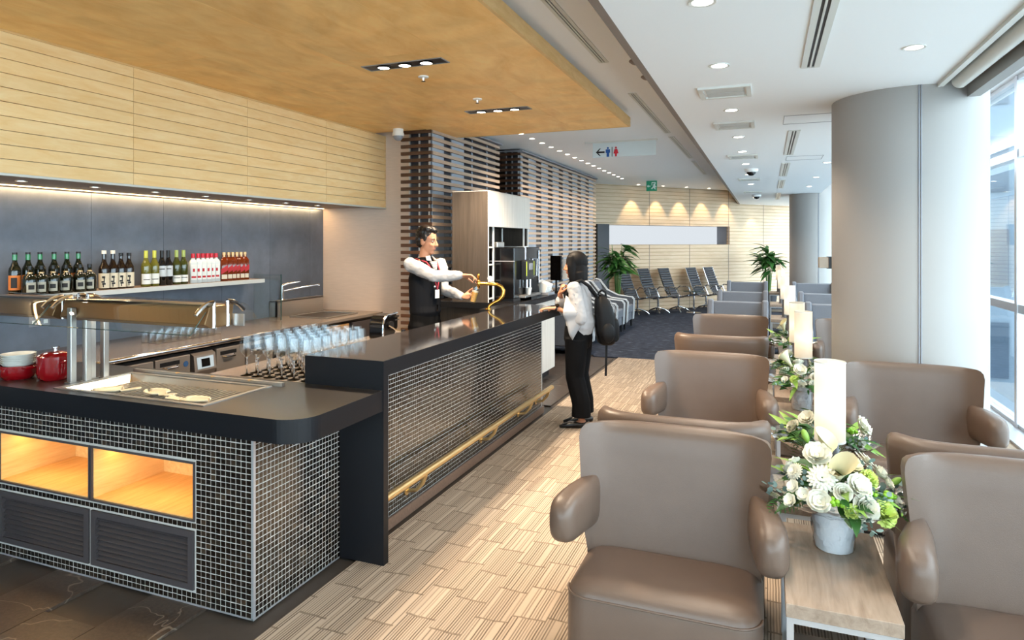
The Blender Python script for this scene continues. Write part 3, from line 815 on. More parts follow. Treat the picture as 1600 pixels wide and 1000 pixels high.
for i, (x0, x1) in enumerate(((-3.797, -3.112), (-3.094, -2.428))):
    n = MB()
    z0, z1, yb = 0.386, 0.645, 2.66
    n.box(x0, x1, 2.25, yb, z0, z0 + 0.008).box(x0, x1, yb - 0.01, yb, z0, z1).box(x0, x0 + 0.008, 2.25, yb, z0, z1).box(x1 - 0.008, x1, 2.25, yb, z0, z1).box(x0, x1, 2.25, yb, z1 - 0.008, z1)
    nb = build('niche', n, NICHEW, bc, smooth=0)
    fr = MB()
    for a, b_, c0, c1 in ((x0 - 0.006, x1 + 0.006, z0 - 0.006, z0 + 0.003), (x0 - 0.006, x1 + 0.006, z1 - 0.003, z1 + 0.006), (x0 - 0.006, x0 + 0.003, z0 + 0.003, z1 - 0.003), (x1 - 0.003, x1 + 0.006, z0 + 0.003, z1 - 0.003)):
        fr.box(a, b_, 2.240, 2.252, c0, c1)
    build('niche_frame', fr, LOUV, bc, smooth=0)
    build('niche_light', MB().box(x0 + 0.02, x1 - 0.02, 2.30, 2.33, z1 - 0.018, z1 - 0.010), emitter('niche_led%d' % i, (1, 0.66, 0.30, 1), 1.3), bc, smooth=0)
    d = bpy.data.lights.new('niche_lamp', 'AREA'); d.shape = 'RECTANGLE'; d.size = 0.62; d.size_y = 0.05; d.energy = 0.72; d.color = (1, 0.66, 0.30)
    l_ = bpy.data.objects.new('niche_lamp', d); col.objects.link(l_); l_.parent = bc; l_.location = Vector(((x0 + x1) / 2, 2.36, z1 - 0.022)) - b0
    l_.rotation_euler = (math.radians(-8), 0, 0)
    # louvred door
    lz0, lz1 = 0.068, 0.335
    lv = MB()
    for a, b_, c0, c1 in ((x0, x1, lz0, lz0 + 0.028), (x0, x1, lz1 - 0.028, lz1), (x0, x0 + 0.032, lz0 + 0.028, lz1 - 0.028), (x1 - 0.032, x1, lz0 + 0.028, lz1 - 0.028)):
        lv.box(a, b_, 2.238, 2.262, c0, c1)
    lv.box(x0, x1, 2.275, 2.285, lz0, lz1)
    ld = build('louvre_door', lv, LOUV, bc, smooth=0)
    for k in range(9):
        zz = lz0 + 0.036 + k * 0.0244
        build('slat', MB().obox(((x0 + x1) / 2, 2.256, zz), (x1 - x0 - 0.06, 0.024, 0.006), Matrix.Rotation(math.radians(36), 3, 'X')), LOUV, ld, smooth=0)

# stone top with rounded corner and an opening for the warming well
tp = MB()
ZB, ZT = 0.79, 0.895
tp.box(-4.055, -3.42, 2.23, 2.866, ZB, ZT).box(-3.42, -2.43, 2.23, 2.30, ZB, ZT).box(-3.42, -2.43, 2.72, 2.866, ZB, ZT)
poly = [(-2.43, 2.23)]
R_ = 0.14
for k in range(13):
    a = -PI / 2 + (PI / 2) * k / 12
    poly.append((-1.825 - R_ + R_ * math.cos(a), 2.23 + R_ + R_ * math.sin(a)))
poly += [(-1.825, 2.866), (-2.43, 2.866)]
tp.prism(poly, ZB, ZT)
tp.v = tp.v; o = build('stone_top', tp, STONE2, bc, smooth=50)
# separate, duller edge band following the front and the rounded corner
eb = MB(); pth = [(-4.055, 2.229)] + [( -1.8245 - R_ + (R_) * math.cos(-PI/2 + (PI/2)*k/12), 2.2295 + R_ + R_ * math.sin(-PI/2 + (PI/2)*k/12)) for k in range(13)] + [(-1.8245, 2.866)]
for (a, b_) in zip(pth[:-1], pth[1:]):
    eb.add([(a[0], a[1], ZB), (b_[0], b_[1], ZB), (b_[0], b_[1], ZT - 0.001), (a[0], a[1], ZT - 0.001)], [(0, 1, 2, 3)])
bmw = build('edge_band', eb, STONEV, bc, smooth=60)

# warming well sunk in the top
ww = thing('food_warming_well', 'stainless food warming well sunk into the buffet top', 'food warmer', (-2.92, 2.5, 0.895))
rim = MB()
for a, b_, c0, c1 in ((-3.435, -2.415, 2.285, 2.31), (-3.435, -2.415, 2.71, 2.735), (-3.435, -3.41, 2.31, 2.71), (-2.44, -2.415, 2.31, 2.71)):
    rim.box(a, b_, c0, c1, 0.893, 0.900)
build('rim', rim, STEEL, ww, smooth=0)
bs = MB()
t4 = [(-3.415, 2.305), (-2.435, 2.305), (-2.435, 2.715), (-3.415, 2.715)]; b4 = [(-3.36, 2.335), (-2.49, 2.335), (-2.49, 2.685), (-3.36, 2.685)]
bs.add([(x, y, 0.898) for x, y in t4] + [(x, y, 0.815) for x, y in b4], [(0, 4, 5, 1), (1, 5, 6, 2), (2, 6, 7, 3), (3, 7, 4, 0), (4, 7, 6, 5)])
build('basin', bs, M('basin_steel', lin(206, 190, 168), 0.28, 0.85), ww, smooth=0)
for k in range(28):
    x = -3.345 + k * 0.031
    build('grille_bar', MB().box(x, x + 0.013, 2.325, 2.695, 0.838, 0.862), STEEL if k else STEEL, ww, smooth=0)
bk = build('back_guard', MB().box(-3.435, -2.36, 2.745, 2.765, 0.895, 0.915), STEEL, ww, smooth=0)
for k in range(3):
    build('guard_stud', MB().ball((-3.1 + k * 0.26, 2.752, 0.912), (0.02, 0.008, 0.006)), GOLDP, bk)
CREAM = M('cream_ceramic', lin(204, 190, 162), 0.3, spec=0.5)
spm = MB()
def spoon_fn(u, v):
    # oval bowl narrowing to a broad handle, dished
    s = -0.085 + 0.23 * u
    w_ = 0.052 * math.sqrt(max(0.0, 1 - (s / 0.086) ** 2)) if s < 0.045 else 0
    wh = 0.020 + 0.012 * max(0, (s - 0.11) / 0.035)
    ww_ = max(w_, wh if s > 0.02 else 0.0)
    if u > 0.985: ww_ *= 0.3
    t_ = (v - 0.5) * 2
    zz = 0.012 + 0.016 * abs(t_) ** 2 * (1 if s < 0.06 else 0.3) + max(0, s - 0.05) * 0.14
    return (s, t_ * ww_, zz)
spm.grid(spoon_fn, 26, 11)
spme = spm.mesh('serving_spoon'); spme.materials.append(CREAM); spme.shade_smooth()
for i, (x, y, a, lb) in enumerate(((-3.17, 2.40, 0.5, 'cream ceramic serving rest nearest the steel posts in the warming well'), (-2.90, 2.45, -0.25, 'cream ceramic serving spoon in the middle of the warming well'), (-2.60, 2.40, 3.3, 'cream ceramic serving spoon at the right end of the warming well'))):
    o = bpy.data.objects.new('serving_spoon', spme); col.objects.link(o); o.location = (x, y, 0.866); o.rotation_euler = (0, 0, a)
    md = o.modifiers.new('solid', 'SOLIDIFY'); md.thickness = 0.006; md.offset = 1
    tag(o, lb, 'serving spoon', 'cream serving spoons in the well')

# sneeze-guard hoods
BROWNM = M('bronze_hood', lin(122, 92, 60), 0.3, 0.6)
def hood(name, label, x0, x1, arm_left, arm_right):
    t = thing(name, label, 'sneeze guard', ((x0 + x1) / 2, 2.52, 0.895))
    build('hood_box', MB().prism([(2.43, 1.245), (2.47, 1.225), (2.60, 1.225), (2.62, 1.335), (2.46, 1.335)], x0, x1, 'x'), BROWNM, t, smooth=30, bevel=0.004)
    build('hood_trim', MB().box(x0 - 0.01, x1 + 0.01, 2.44, 2.47, 1.335, 1.343), BLACKP, t, smooth=0)
    for k in range(3):
        xx = x0 + (x1 - x0) * (k + 0.5) / 3
        build('warming_lamp', MB().lathe([(0.001, 1.2235), (0.028, 1.2235)], 16, (xx, 2.53, 0), False), LIGHTC, t)
    gx0, gx1 = x0 - 0.02, x1 + 0.05
    def sheet(pts):
        m_ = MB(); r1 = [(gx0, y, z) for y, z in pts]; r2 = [(gx1, y, z) for y, z in pts]
        n = len(pts); m_.add(r1 + r2, [(i, i + 1, n + i + 1, n + i) for i in range(n - 1)]); return m_
    build('front_glass', sheet([(2.47, 1.348), (2.43, 1.340), (2.39, 1.315), (2.30, 1.215)]), GLASS, t, smooth=60)
    build('glass_edge', MB().tube([(gx0, 2.30, 1.215), (gx1, 2.30, 1.215)], 0.0022, 6).tube([(gx1, 2.30, 1.215), (gx1, 2.39, 1.315)], 0.0022, 6).tube([(gx0, 2.30, 1.215), (gx0, 2.39, 1.315)], 0.0022, 6), GREENGL, t)
    build('rear_glass', sheet([(2.60, 1.348), (2.64, 1.340), (2.68, 1.315), (2.76, 1.215)]), GLASS, t, smooth=60)
    for xx, on in ((x0 + 0.01, arm_left), (x1 - 0.005, arm_right)):
        if not on: continue
        for sgn, yc in ((-1, 2.49), (1, 2.58)):
            pts = []
            for k in range(9):
                a = k / 8.0
                pts.append((xx, yc + sgn * (0.11 * a), 1.352 - 0.055 * a ** 2.2))
            build('glass_arm', MB().tube(pts, 0.011, 8), CHROME, t)
            build('arm_post', MB().cyl((xx, yc, 1.225), 0.011, 0.13, 10), CHROME, t)
    build('end_block', MB().box(x1 - 0.03, x1 + 0.075, 2.605, 2.615, 1.225, 1.285), STEEL, t, smooth=0)
    return t
h1 = hood('sneeze_guard', 'bronze sneeze guard hood with clear glass over the warming well', -3.60, -2.56, True, True)
h2 = hood('sneeze_guard', 'bronze sneeze guard hood with clear glass over the red pots', -4.32, -3.66, False, True)
for i, (y, x) in enumerate(((2.42, -3.49), (2.475, -3.45), (2.53, -3.49), (2.585, -3.46))):
    tgt = h1 if i in (1, 3) else h2
    build('steel_post', MB().box(x - 0.016, x + 0.016, y - 0.016, y + 0.016, 0.895, 1.30), STEEL, tgt, smooth=0, bevel=0.003)
    build('post_foot', MB().box(x - 0.024, x + 0.024, y - 0.024, y + 0.024, 0.895, 0.90), STEEL, tgt, smooth=0)

# enamelled pots and plates
RED = M('red_enamel', lin(128, 8, 16), 0.12, coat=0.6)
def cocotte(loc, r, h, label, lid):
    t = thing('casserole_pot', label, 'pot', loc)
    x, y, z = loc
    build('body', MB().lathe([(r * 0.80, z), (r * 0.93, z + 0.012), (r, z + h * 0.35), (r, z + h), (r * 0.96, z + h), (r * 0.95, z + 0.03), (0.001, z + 0.02)], 36, (x, y, 0), False), RED, t)
    for s in (-1, 1):
        pts = [(x + s * (r - 0.005), y - 0.03, z + h * 0.85), (x + s * (r + 0.022), y - 0.025, z + h * 0.88), (x + s * (r + 0.03), y, z + h * 0.88), (x + s * (r + 0.022), y + 0.025, z + h * 0.88), (x + s * (r - 0.005), y + 0.03, z + h * 0.85)]
        build('handle', MB().tube(pts, 0.008, 8), RED, t)
    if lid:
        l_ = build('lid', MB().lathe([(r * 1.02, z + h), (r * 1.02, z + h + 0.012), (r * 0.8, z + h + 0.026), (r * 0.3, z + h + 0.036), (0.001, z + h + 0.038)], 36, (x, y, 0), True), RED, t)
        build('knob', MB().lathe([(0.010, z + h + 0.035), (0.008, z + h + 0.048), (0.020, z + h + 0.054), (0.020, z + h + 0.060), (0.001, z + h + 0.064)], 16, (x, y, 0), True), CHROME, l_)
    return t
cocotte((-3.68, 2.46, 0.895), 0.088, 0.118, 'round red enamel casserole with lid and steel knob', True)
cocotte((-3.895, 2.40, 0.895), 0.088, 0.075, 'lidless red enamel casserole with pale plates stacked in it', False)
PLATE = M('grey_white_ceramic', lin(206, 206, 198), 0.3)
for k in range(5):
    z = 0.955 + k * 0.012
    o = build('plate', MB().lathe([(0.045, 0), (0.060, 0.003), (0.082, 0.026), (0.083, 0.029), (0.058, 0.008), (0.001, 0.006)], 32, (0, 0, 0), False), PLATE)
    o.location = (-3.895, 2.40, z)
    tag(o, 'grey-white plate, %s from the bottom of the stack on the red pot' % ORD[k], 'plate', 'plates stacked on the red pot')

# ================================================================ BAR
bar = thing('bar_counter', 'long black stone bar with mosaic front and waterfall end', 'bar', (-2.06, 4.4, 0))
bo = Vector(OFF[bar.name])
build('stone_top', MB().box(-2.309, -1.823, 2.869, 6.03, 0.967, 1.045), STONE, bar, smooth=0, bevel=0.0015, seg=1)
build('top_edge', MB().box(-1.823, -1.819, 2.911, 6.03, 0.966, 1.0445), STONEV, bar, smooth=0)
build('waterfall_end', MB().box(-2.30, -1.82, 2.866, 2.911, 0, 0.966).box(-2.309, -1.82, 2.864, 2.872, 0.895, 1.0445).box(-1.823, -1.819, 2.866, 2.911, 0.9, 1.0445), STONEV, bar, smooth=0)
build('core', MB().box(-2.30, -2.036, 2.911, 6.03, 0, 0.967), GROUT, bar, smooth=0)
mt = MB()
for i in range(int(3.09 / PR)):
    for j in range(36):
        y = 2.928 + i * PR; z = 0.079 + j * PZ
        if z > 0.955: continue
        m_ = Matrix.Rotation(PI / 2, 3, 'Z')
        jx = random.uniform(-0.0008, 0.0008); jz = random.uniform(-0.0008, 0.0008)
        mt.add([m_ @ Vector(v) + Vector((-2.036, y + jx, z + jz)) for v in tile_r.v], tile.f)
o = build('mosaic_tiles', mt, MOSAIC, bar, smooth=0, fix=False); o['kind'] = 'stuff'
SKIRT = M('brown_stone_skirting', lin(112, 90, 76), 0.35, noisy=0.2, nscale=60)
build('skirting', MB().box(-2.30, -2.018, 2.911, 6.035, 0, 0.064), SKIRT, bar, smooth=0)
build('back_shelf', MB().box(-2.42, -2.30, 5.40, 6.0, 0.99, 1.047), BLACKP, bar, smooth=0, bevel=0.004)
fr = build('foot_rail', MB().tube([(-1.905, 2.93, 0.275), (-1.905, 5.93, 0.275)], 0.021, 20).ball((-1.905, 5.93, 0.275), 0.021), GOLDP, bar)
for y in (3.45, 4.55, 5.35, 5.82):
    build('rail_bracket', MB().tube([(-2.03, y, 0.15), (-2.024, y, 0.15)], 0.026, 14).tube([(-2.03, y, 0.15), (-1.96, y, 0.165), (-1.92, y, 0.21), (-1.905, y, 0.262)], [0.012, 0.012, 0.014, 0.019], 10), GOLDP, fr)

# working counter behind the bar
wk = thing('bar_work_counter', 'brown-grey steel work counter behind the raised bar', 'counter', (-2.65, 3.8, 0))
WKT = M('warm_steel_top', lin(150, 138, 128), 0.22, 0.55)
build('worktop', MB().box(-3.0, -2.312, 2.87, 4.85, 0.855, 0.895), WKT, wk, smooth=0, bevel=0.003)
build('body', MB().box(-2.94, -2.32, 2.90, 4.80, 0.10, 0.855), STEELD, wk, smooth=0)
build('kick_plate', MB().box(-2.88, -2.34, 2.93, 4.77, 0, 0.10), BLACKP, wk, smooth=0)

# ================================================================ BACK COUNTER
bk = thing('back_counter', 'long stainless back counter below the slate wall', 'counter', (-4.5, 3.8, 0))
build('worktop', MB().box(-4.898, -4.075, 1.2, 5.0, 0.835, 0.87), WKT, bk, smooth=0, bevel=0.004)
build('front_nosing', MB().tube([(-4.082, 1.2, 0.853), (-4.082, 4.99, 0.853)], 0.018, 12), CHROME, bk)
build('plinth', MB().box(-4.85, -4.16, 1.2, 4.72, 0, 0.09), BLACKP, bk, smooth=0)
fgr = thing('undercounter_refrigerator', 'stainless undercounter refrigerator with bar-handled doors below the back counter', 'refrigerator', (-4.45, 3.3, 0.09))
build('carcass', MB().box(-4.85, -4.11, 1.9, 4.66, 0.09, 0.82), BLACKP, fgr, smooth=0)
edges = [2.14, 2.46, 2.79, 3.11, 3.43, 3.75]
for y0, y1 in list(zip(edges[:-1], edges[1:])) + [(3.99, 4.31), (4.32, 4.64)]:
    dr = build('door', MB().box(-4.112, -4.085, y0 + 0.008, y1 - 0.008, 0.12, 0.80), STEELD, fgr, smooth=0, bevel=0.004)
    yc = (y0 + y1) / 2 - 0.03
    build('handle_recess', MB().box(-4.086, -4.083, yc - 0.085, yc + 0.085, 0.745, 0.775), BLACKP, dr, smooth=0)
    build('handle', MB().tube([(-4.085, yc - 0.06, 0.735), (-4.06, yc - 0.045, 0.728), (-4.06, yc + 0.045, 0.728), (-4.085, yc + 0.06, 0.735)], 0.009, 8), CHROME, dr)
cp = build('control_panel', MB().prism([(-4.112, 0.12), (-4.088, 0.12), (-4.088, 0.62), (-4.062, 0.66), (-4.075, 0.78), (-4.112, 0.80)], 3.765, 3.975, 'y'), STEELD, fgr, smooth=20)
build('display', MB().prism([(-4.060, 0.675), (-4.0605, 0.675), (-4.0715, 0.765), (-4.071, 0.765)], 3.79, 3.95, 'y'), M('panel_blue', lin(150, 170, 190), 0.3), cp, smooth=0)
build('display_window', MB().prism([(-4.058, 0.69), (-4.0595, 0.69), (-4.0685, 0.75), (-4.067, 0.75)], 3.83, 3.91, 'y'), BLACKG, cp, smooth=0)
build('badge', MB().tube([(-4.084, 3.70, 0.735), (-4.082, 3.70, 0.735)], 0.022, 16), M('badge_blue', lin(40, 70, 110), 0.4), fgr)
sk = thing('sink_unit', 'stainless sink unit with raised splashback at the end of the back counter', 'sink', (-4.5, 5.8, 0.862))
build('worktop', MB().box(-4.898, -4.075, 5.002, 6.40, 0.832, 0.862), WKT, sk, smooth=0, bevel=0.004)
build('plinth', MB().box(-4.85, -4.16, 4.75, 6.38, 0, 0.09), BLACKP, sk, smooth=0)
build('splashback', MB().box(-4.82, -4.80, 5.50, 6.28, 0.862, 1.03).box(-4.895, -4.80, 5.50, 5.515, 0.862, 1.03).box(-4.895, -4.80, 5.50, 6.28, 1.02, 1.035), STEEL, sk, smooth=0)
bsn = MB()
for a, b_, c0, c1 in ((-4.72, -4.24, 5.60, 5.62), (-4.72, -4.24, 6.14, 6.16), (-4.72, -4.70, 5.62, 6.14), (-4.26, -4.24, 5.62, 6.14)):
    bsn.box(a, b_, c0, c1, 0.862, 0.872)
build('basin_rim', bsn, STEEL, sk, smooth=0, bevel=0.003)
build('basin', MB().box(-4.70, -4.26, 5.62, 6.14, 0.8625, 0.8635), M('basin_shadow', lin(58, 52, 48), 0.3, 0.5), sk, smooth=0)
build('cupboard_door', MB().box(-4.112, -4.09, 5.42, 5.78, 0.12, 0.80), wood('sink_door_wood', lin(148, 112, 72), lin(170, 132, 88), (1, 8, 0.8), 4), sk, smooth=0, bevel=0.003)
build('cupboard_side', MB().box(-4.8, -4.11, 4.75, 6.36, 0.09, 0.832), BLACKP, sk, smooth=0)
build('cupboard_door', MB().box(-4.112, -4.09, 5.84, 6.30, 0.12, 0.80), LOUV, sk, smooth=0, bevel=0.003)
build('bar_handle', MB().tube([(-4.07, 5.40, 0.50), (-4.07, 5.40, 0.78)], 0.008, 8).tube([(-4.07, 5.81, 0.50), (-4.07, 5.81, 0.78)], 0.008, 8), CHROME, sk)
fc = thing('sink_faucet', 'chrome lever faucet standing behind the steel sink', 'faucet', (-4.86, 5.66, 1.035))
build('body', MB().tube([(-4.86, 5.66, 1.035), (-4.86, 5.66, 1.19)], 0.016, 12).lathe([(0.035, 1.035), (0.03, 1.045)], 16, (-4.86, 5.66, 0)), CHROME, fc)
build('spout', MB().tube([(-4.86, 5.66, 1.13), (-4.76, 5.80, 1.155), (-4.64, 5.96, 1.185), (-4.625, 5.98, 1.175)], [0.011, 0.010, 0.010, 0.016], 10), CHROME, fc)
build('lever', MB().tube([(-4.86, 5.66, 1.185), (-4.83, 5.70, 1.205), (-4.74, 5.80, 1.225)], [0.018, 0.012, 0.007], 10), CHROME, fc)
gs = thing('glass_splash_screen', 'upright clear glass screen at the end of the bottle shelf', 'screen', (-4.72, 5.28, 0.87))
build('pane', MB().box(-4.895, -4.55, 5.275, 5.285, 0.87, 1.33), GLASS, gs, smooth=0)
build('pane_edge', MB().box(-4.552, -4.548, 5.274, 5.286, 0.87, 1.33), GREENGL, gs, smooth=0)
sp = thing('bottle_shelf', 'long pale wooden bottle shelf fixed to the slate wall', 'shelf', (-4.77, 3.3, 1.255))
build('board', MB().box(-4.898, -4.645, 1.2, 5.15, 1.262, 1.29), OAKG, sp, smooth=0)
build('front_lip', MB().box(-4.648, -4.640, 1.2, 5.15, 1.255, 1.2905), OFFW, sp, smooth=0)
for i, y in enumerate((3.12, 3.20)):
    t = thing('wall_outlet', ['double wall outlet plate, left one of the pair on the slate wall', 'double wall outlet plate, right one of the pair on the slate wall'][i], 'outlet', (-4.9, y, 1.10))
    build('plate', MB().box(-4.9, -4.893, y - 0.033, y + 0.033, 1.045, 1.165), GREYP, t, smooth=0, bevel=0.003)
    for z in (1.075, 1.125):
        build('socket', MB().box(-4.8935, -4.889, y - 0.014, y + 0.014, z - 0.012, z + 0.016), WHITEP, t, smooth=0)

# ---- bottles
def bottle_glass(name, c, rough=0.06):
    return M(name, c, rough, spec=0.6, coat=0.3)
BG = {'dark': bottle_glass('dark_green_bottle', lin(20, 24, 14)), 'green': bottle_glass('green_neck_foil', lin(36, 120, 70), 0.25),
      'brown': bottle_glass('brown_bottle', lin(30, 18, 10)), 'olive': bottle_glass('olive_wine_bottle', lin(104, 100, 36)),
      'black': bottle_glass('black_wine_bottle', lin(18, 18, 20)), 'olive2': bottle_glass('dark_olive_bottle', lin(62, 66, 26)),
      'clear': bottle_glass('clear_gin_bottle', lin(206, 214, 214)), 'amber': bottle_glass('amber_whisky_bottle', lin(112, 44, 16))}
def paper(name, c): return M(name, c, 0.6)
LB = {'cream': paper('cream_label', lin(222, 210, 184)), 'white': paper('white_label', lin(232, 232, 226)), 'orange': paper('orange_label', lin(206, 120, 56)),
      'silver': paper('silver_label', lin(172, 170, 156)), 'red': paper('red_label', lin(190, 40, 46)), 'ink': paper('label_ink', lin(30, 28, 28)), 'grey': paper('grey_label', lin(200, 204, 206))}
CP = {'black': M('black_cap', lin(20, 20, 20), 0.4), 'white': M('white_cap', lin(230, 222, 206), 0.4), 'yellow': M('yellow_green_foil', lin(196, 196, 70), 0.35), 'red': M('red_cap', lin(196, 30, 48), 0.3),
      'gold': M('gold_cap', lin(214, 176, 126), 0.35, 0.4), 'lime': M('lime_foil', lin(160, 176, 92), 0.35), 'green': BG['green']}
def arc_label(r, z0, z1, half=1.2, n=12):
    m_ = MB()
    vs = []
    for k in range(n + 1):
        a = -half + 2 * half * k / n
        for z in (z0, z1): vs.append((r * math.cos(a), r * math.sin(a), z))
    m_.add(vs, [(2*k, 2*k+2, 2*k+3, 2*k+1) for k in range(n)]); return m_
def bottle_proto(name, kind):
    """returns parts as (part name, mesh)"""
    P_ = []
    def ad(n_, mb, m_, sm=50):
        me = mb.mesh(n_); me.materials.append(m_); me.shade_smooth(); me.set_sharp_from_angle(angle=math.radians(sm)); P_.append((n_, me))
    def body(r, h, hs, rn, m_, n=24, foot=0.004):
        ad('glass_body', MB().lathe([(r - foot, 0), (r, foot), (r, hs), (r * 0.92, hs + 0.018), (r * 0.62, hs + 0.040), (rn * 1.15, hs + 0.062), (rn, hs + 0.085), (rn, h)], n), m_)
    if kind == 'tall':
        body(0.036, 0.275, 0.165, 0.0135, BG['dark']); ad('neck_foil', MB().lathe([(0.0145, 0.205), (0.0145, 0.285), (0.001, 0.285)], 16), BG['green'])
        ad('cap', MB().lathe([(0.0155, 0.278), (0.0155, 0.292), (0.001, 0.292)], 16), CP['black']); ad('label', arc_label(0.0366, 0.035, 0.135), LB['orange'])
        ad('label_print', arc_label(0.0369, 0.05, 0.12, 0.5), LB['ink'])
    elif kind == 'squat':
        ad('glass_body', MB().lathe([(0.042, 0), (0.045, 0.004), (0.045, 0.105), (0.040, 0.125), (0.026, 0.140), (0.014, 0.150), (0.013, 0.19)], 24), BG['dark'])
        ad('cap', MB().lathe([(0.0155, 0.175), (0.0155, 0.20), (0.001, 0.20)], 16), CP['black']); ad('label', arc_label(0.0456, 0.020, 0.088, 0.62), LB['silver'])
        ad('label_print', arc_label(0.0459, 0.040, 0.070, 0.38), LB['ink']); ad('collar', MB().lathe([(0.0165, 0.148), (0.0165, 0.156)], 16), CP['gold'])
    elif kind in ('sake', 'sake_small'):
        h = 0.285 if kind == 'sake' else 0.265
        body(0.037, h, 0.155, 0.014, BG['brown']); ad('cap', MB().lathe([(0.0165, h - 0.012), (0.0165, h + 0.014), (0.001, h + 0.014)], 16), CP['white'] if kind == 'sake' else CP['black'])
        ad('label', arc_label(0.0376, 0.012, 0.125, 1.3), LB['cream'])
        pr = MB()
        for (a, z, da, dz) in ((0.0, 0.095, 0.28, 0.008), (0.1, 0.075, 0.10, 0.022), (-0.15, 0.06, 0.25, 0.006), (0.05, 0.045, 0.30, 0.007), (-0.05, 0.033, 0.09, 0.014)):
            q = arc_label(0.0379, z - dz, z + dz, da, 6)
            m2 = Matrix.Rotation(a, 3, 'Z'); pr.add([m2 @ Vector(v) for v in q.v], q.f)
        ad('label_print', pr, LB['ink'])
    elif kind in ('white_wine', 'red_wine', 'green_wine'):
        g, cp_ = {'white_wine': ('olive', 'yellow'), 'red_wine': ('black', 'black'), 'green_wine': ('olive2', 'lime')}[kind]
        body(0.037, 0.285, 0.165, 0.0135, BG[g]); ad('capsule', MB().lathe([(0.0150, 0.225), (0.0150, 0.294), (0.001, 0.294)], 16), CP[cp_])
        if kind == 'red_wine': ad('label', arc_label(0.0376, 0.075, 0.165, 1.3), LB['grey']); ad('label_print', arc_label(0.0379, 0.135, 0.142, 0.7), LB['ink'])
        else: ad('label', arc_label(0.0376, 0.020, 0.105 if kind == 'white_wine' else 0.08, 1.2), LB['white']); ad('label_print', arc_label(0.0379, 0.055, 0.061, 0.7), LB['ink'])
    elif kind == 'gin':
        m_ = MB(); 
        def sq(r, z): return [(r * (abs(math.cos(a)) ** 0.35) * (1 if math.cos(a) > 0 else -1), r * (abs(math.sin(a)) ** 0.35) * (1 if math.sin(a) > 0 else -1), z) for a in [2*PI*(k+0.5)/20 for k in range(20)]]
        m_.loft([sq(0.030, 0), sq(0.033, 0.004), sq(0.033, 0.185), sq(0.024, 0.20), sq(0.013, 0.215), sq(0.013, 0.24)])
        ad('glass_body', m_, BG['clear']); ad('cap', MB().lathe([(0.0165, 0.222), (0.0165, 0.262), (0.001, 0.262)], 16), CP['red'])
        ad('label', MB().box(0.0330, 0.0340, -0.024, 0.024, 0.03, 0.165), LB['white'], 30); ad('label_print', MB().box(0.0338, 0.0346, -0.020, 0.020, 0.045, 0.062).box(0.0338, 0.0346, -0.009, 0.009, 0.10, 0.128), LB['red'], 30)
    elif kind == 'whisky':
        m_ = MB()
        def sq(r, z): return [(r * (abs(math.cos(a)) ** 0.4) * (1 if math.cos(a) > 0 else -1), r * (abs(math.sin(a)) ** 0.4) * (1 if math.sin(a) > 0 else -1), z) for a in [2*PI*(k+0.5)/20 for k in range(20)]]
        m_.loft([sq(0.031, 0), sq(0.034, 0.004), sq(0.034, 0.19), sq(0.027, 0.205), sq(0.014, 0.222), sq(0.0135, 0.245)])
        ad('glass_body', m_, BG['amber']); ad('cap', MB().lathe([(0.0155, 0.225), (0.0155, 0.268), (0.001, 0.268)], 16), CP['gold'])
        lab = MB(); lab.add([(0.0347, -0.030, 0.06), (0.0347, 0.030, 0.10), (0.0347, 0.030, 0.15), (0.0347, -0.030, 0.11)], [(0, 1, 2, 3)])
        ad('slanted_label', lab, LB['red']); ad('label', MB().box(0.0340, 0.0346, -0.024, 0.024, 0.02, 0.06), LB['cream'], 30)
    return P_
def place_bottles(kind, name, items, group):
    parts = bottle_proto(name, kind)
    for (x, y, lb) in items:
        t = thing(name, lb, 'bottle', (x, y, 1.29), random.uniform(-0.75, -0.35), group, local=True)
        for n_, me in parts:
            o = bpy.data.objects.new(n_, me); col.objects.link(o); o.parent = t
def shelf_y(u, x):
    a = u - 800.0
    dx = -math.sin(YAW) * 1021 + math.cos(YAW) * a; dy = math.cos(YAW) * 1021 + math.sin(YAW) * a
    return dy * x / dx
us = lambda lst: [u / 4.0 for u in lst]
place_bottles('tall', 'liqueur_bottle', [(-4.80, shelf_y(u, -4.80), 'tall dark bottle with green neck, %s from the left end of shelf' % ORD[i]) for i, u in enumerate(us([92, 175, 250, 338, 418, 490]))], 'tall green-necked bottles')
place_bottles('squat', 'liqueur_bottle', [(-4.70, shelf_y(u, -4.70), 'squat dark bottle with silver label, %s from the left in front row' % ORD[i]) for i, u in enumerate(us([187, 258, 332, 412, 500, 560]))], 'squat dark bottles')
place_bottles('sake', 'sake_bottle', [(-4.74, shelf_y(u, -4.74), 'brown sake bottle with white cap and cream label, %s of two' % ['left', 'right'][i]) for i, u in enumerate(us([650, 705]))], 'sake bottles')
place_bottles('sake_small', 'sake_bottle', [(-4.74, shelf_y(u, -4.74), 'shorter dark-capped sake bottle with cream label, %s of two' % ['left', 'right'][i]) for i, u in enumerate(us([756, 806]))], 'sake bottles')
place_bottles('white_wine', 'wine_bottle', [(-4.74, shelf_y(u, -4.74), 'olive wine bottle with yellow-green capsule, %s of two' % ['left', 'right'][i]) for i, u in enumerate(us([912, 965]))], 'wine bottles')
place_bottles('red_wine', 'wine_bottle', [(-4.74, shelf_y(u, -4.74), 'black red-wine bottle with pale label, %s of two' % ['left', 'right'][i]) for i, u in enumerate(us([1011, 1051]))], 'wine bottles')
place_bottles('green_wine', 'wine_bottle', [(-4.74, shelf_y(u, -4.74), 'dark green wine bottle with lime capsule, %s of two' % ['left', 'right'][i]) for i, u in enumerate(us([1103, 1147]))], 'wine bottles')
place_bottles('gin', 'gin_bottle', [(-4.76, shelf_y(u, -4.76), 'clear square gin bottle with red cap, %s from the left' % ORD[i]) for i, u in enumerate(us([1206, 1239, 1268, 1296, 1322, 1350]))], 'clear gin bottles')
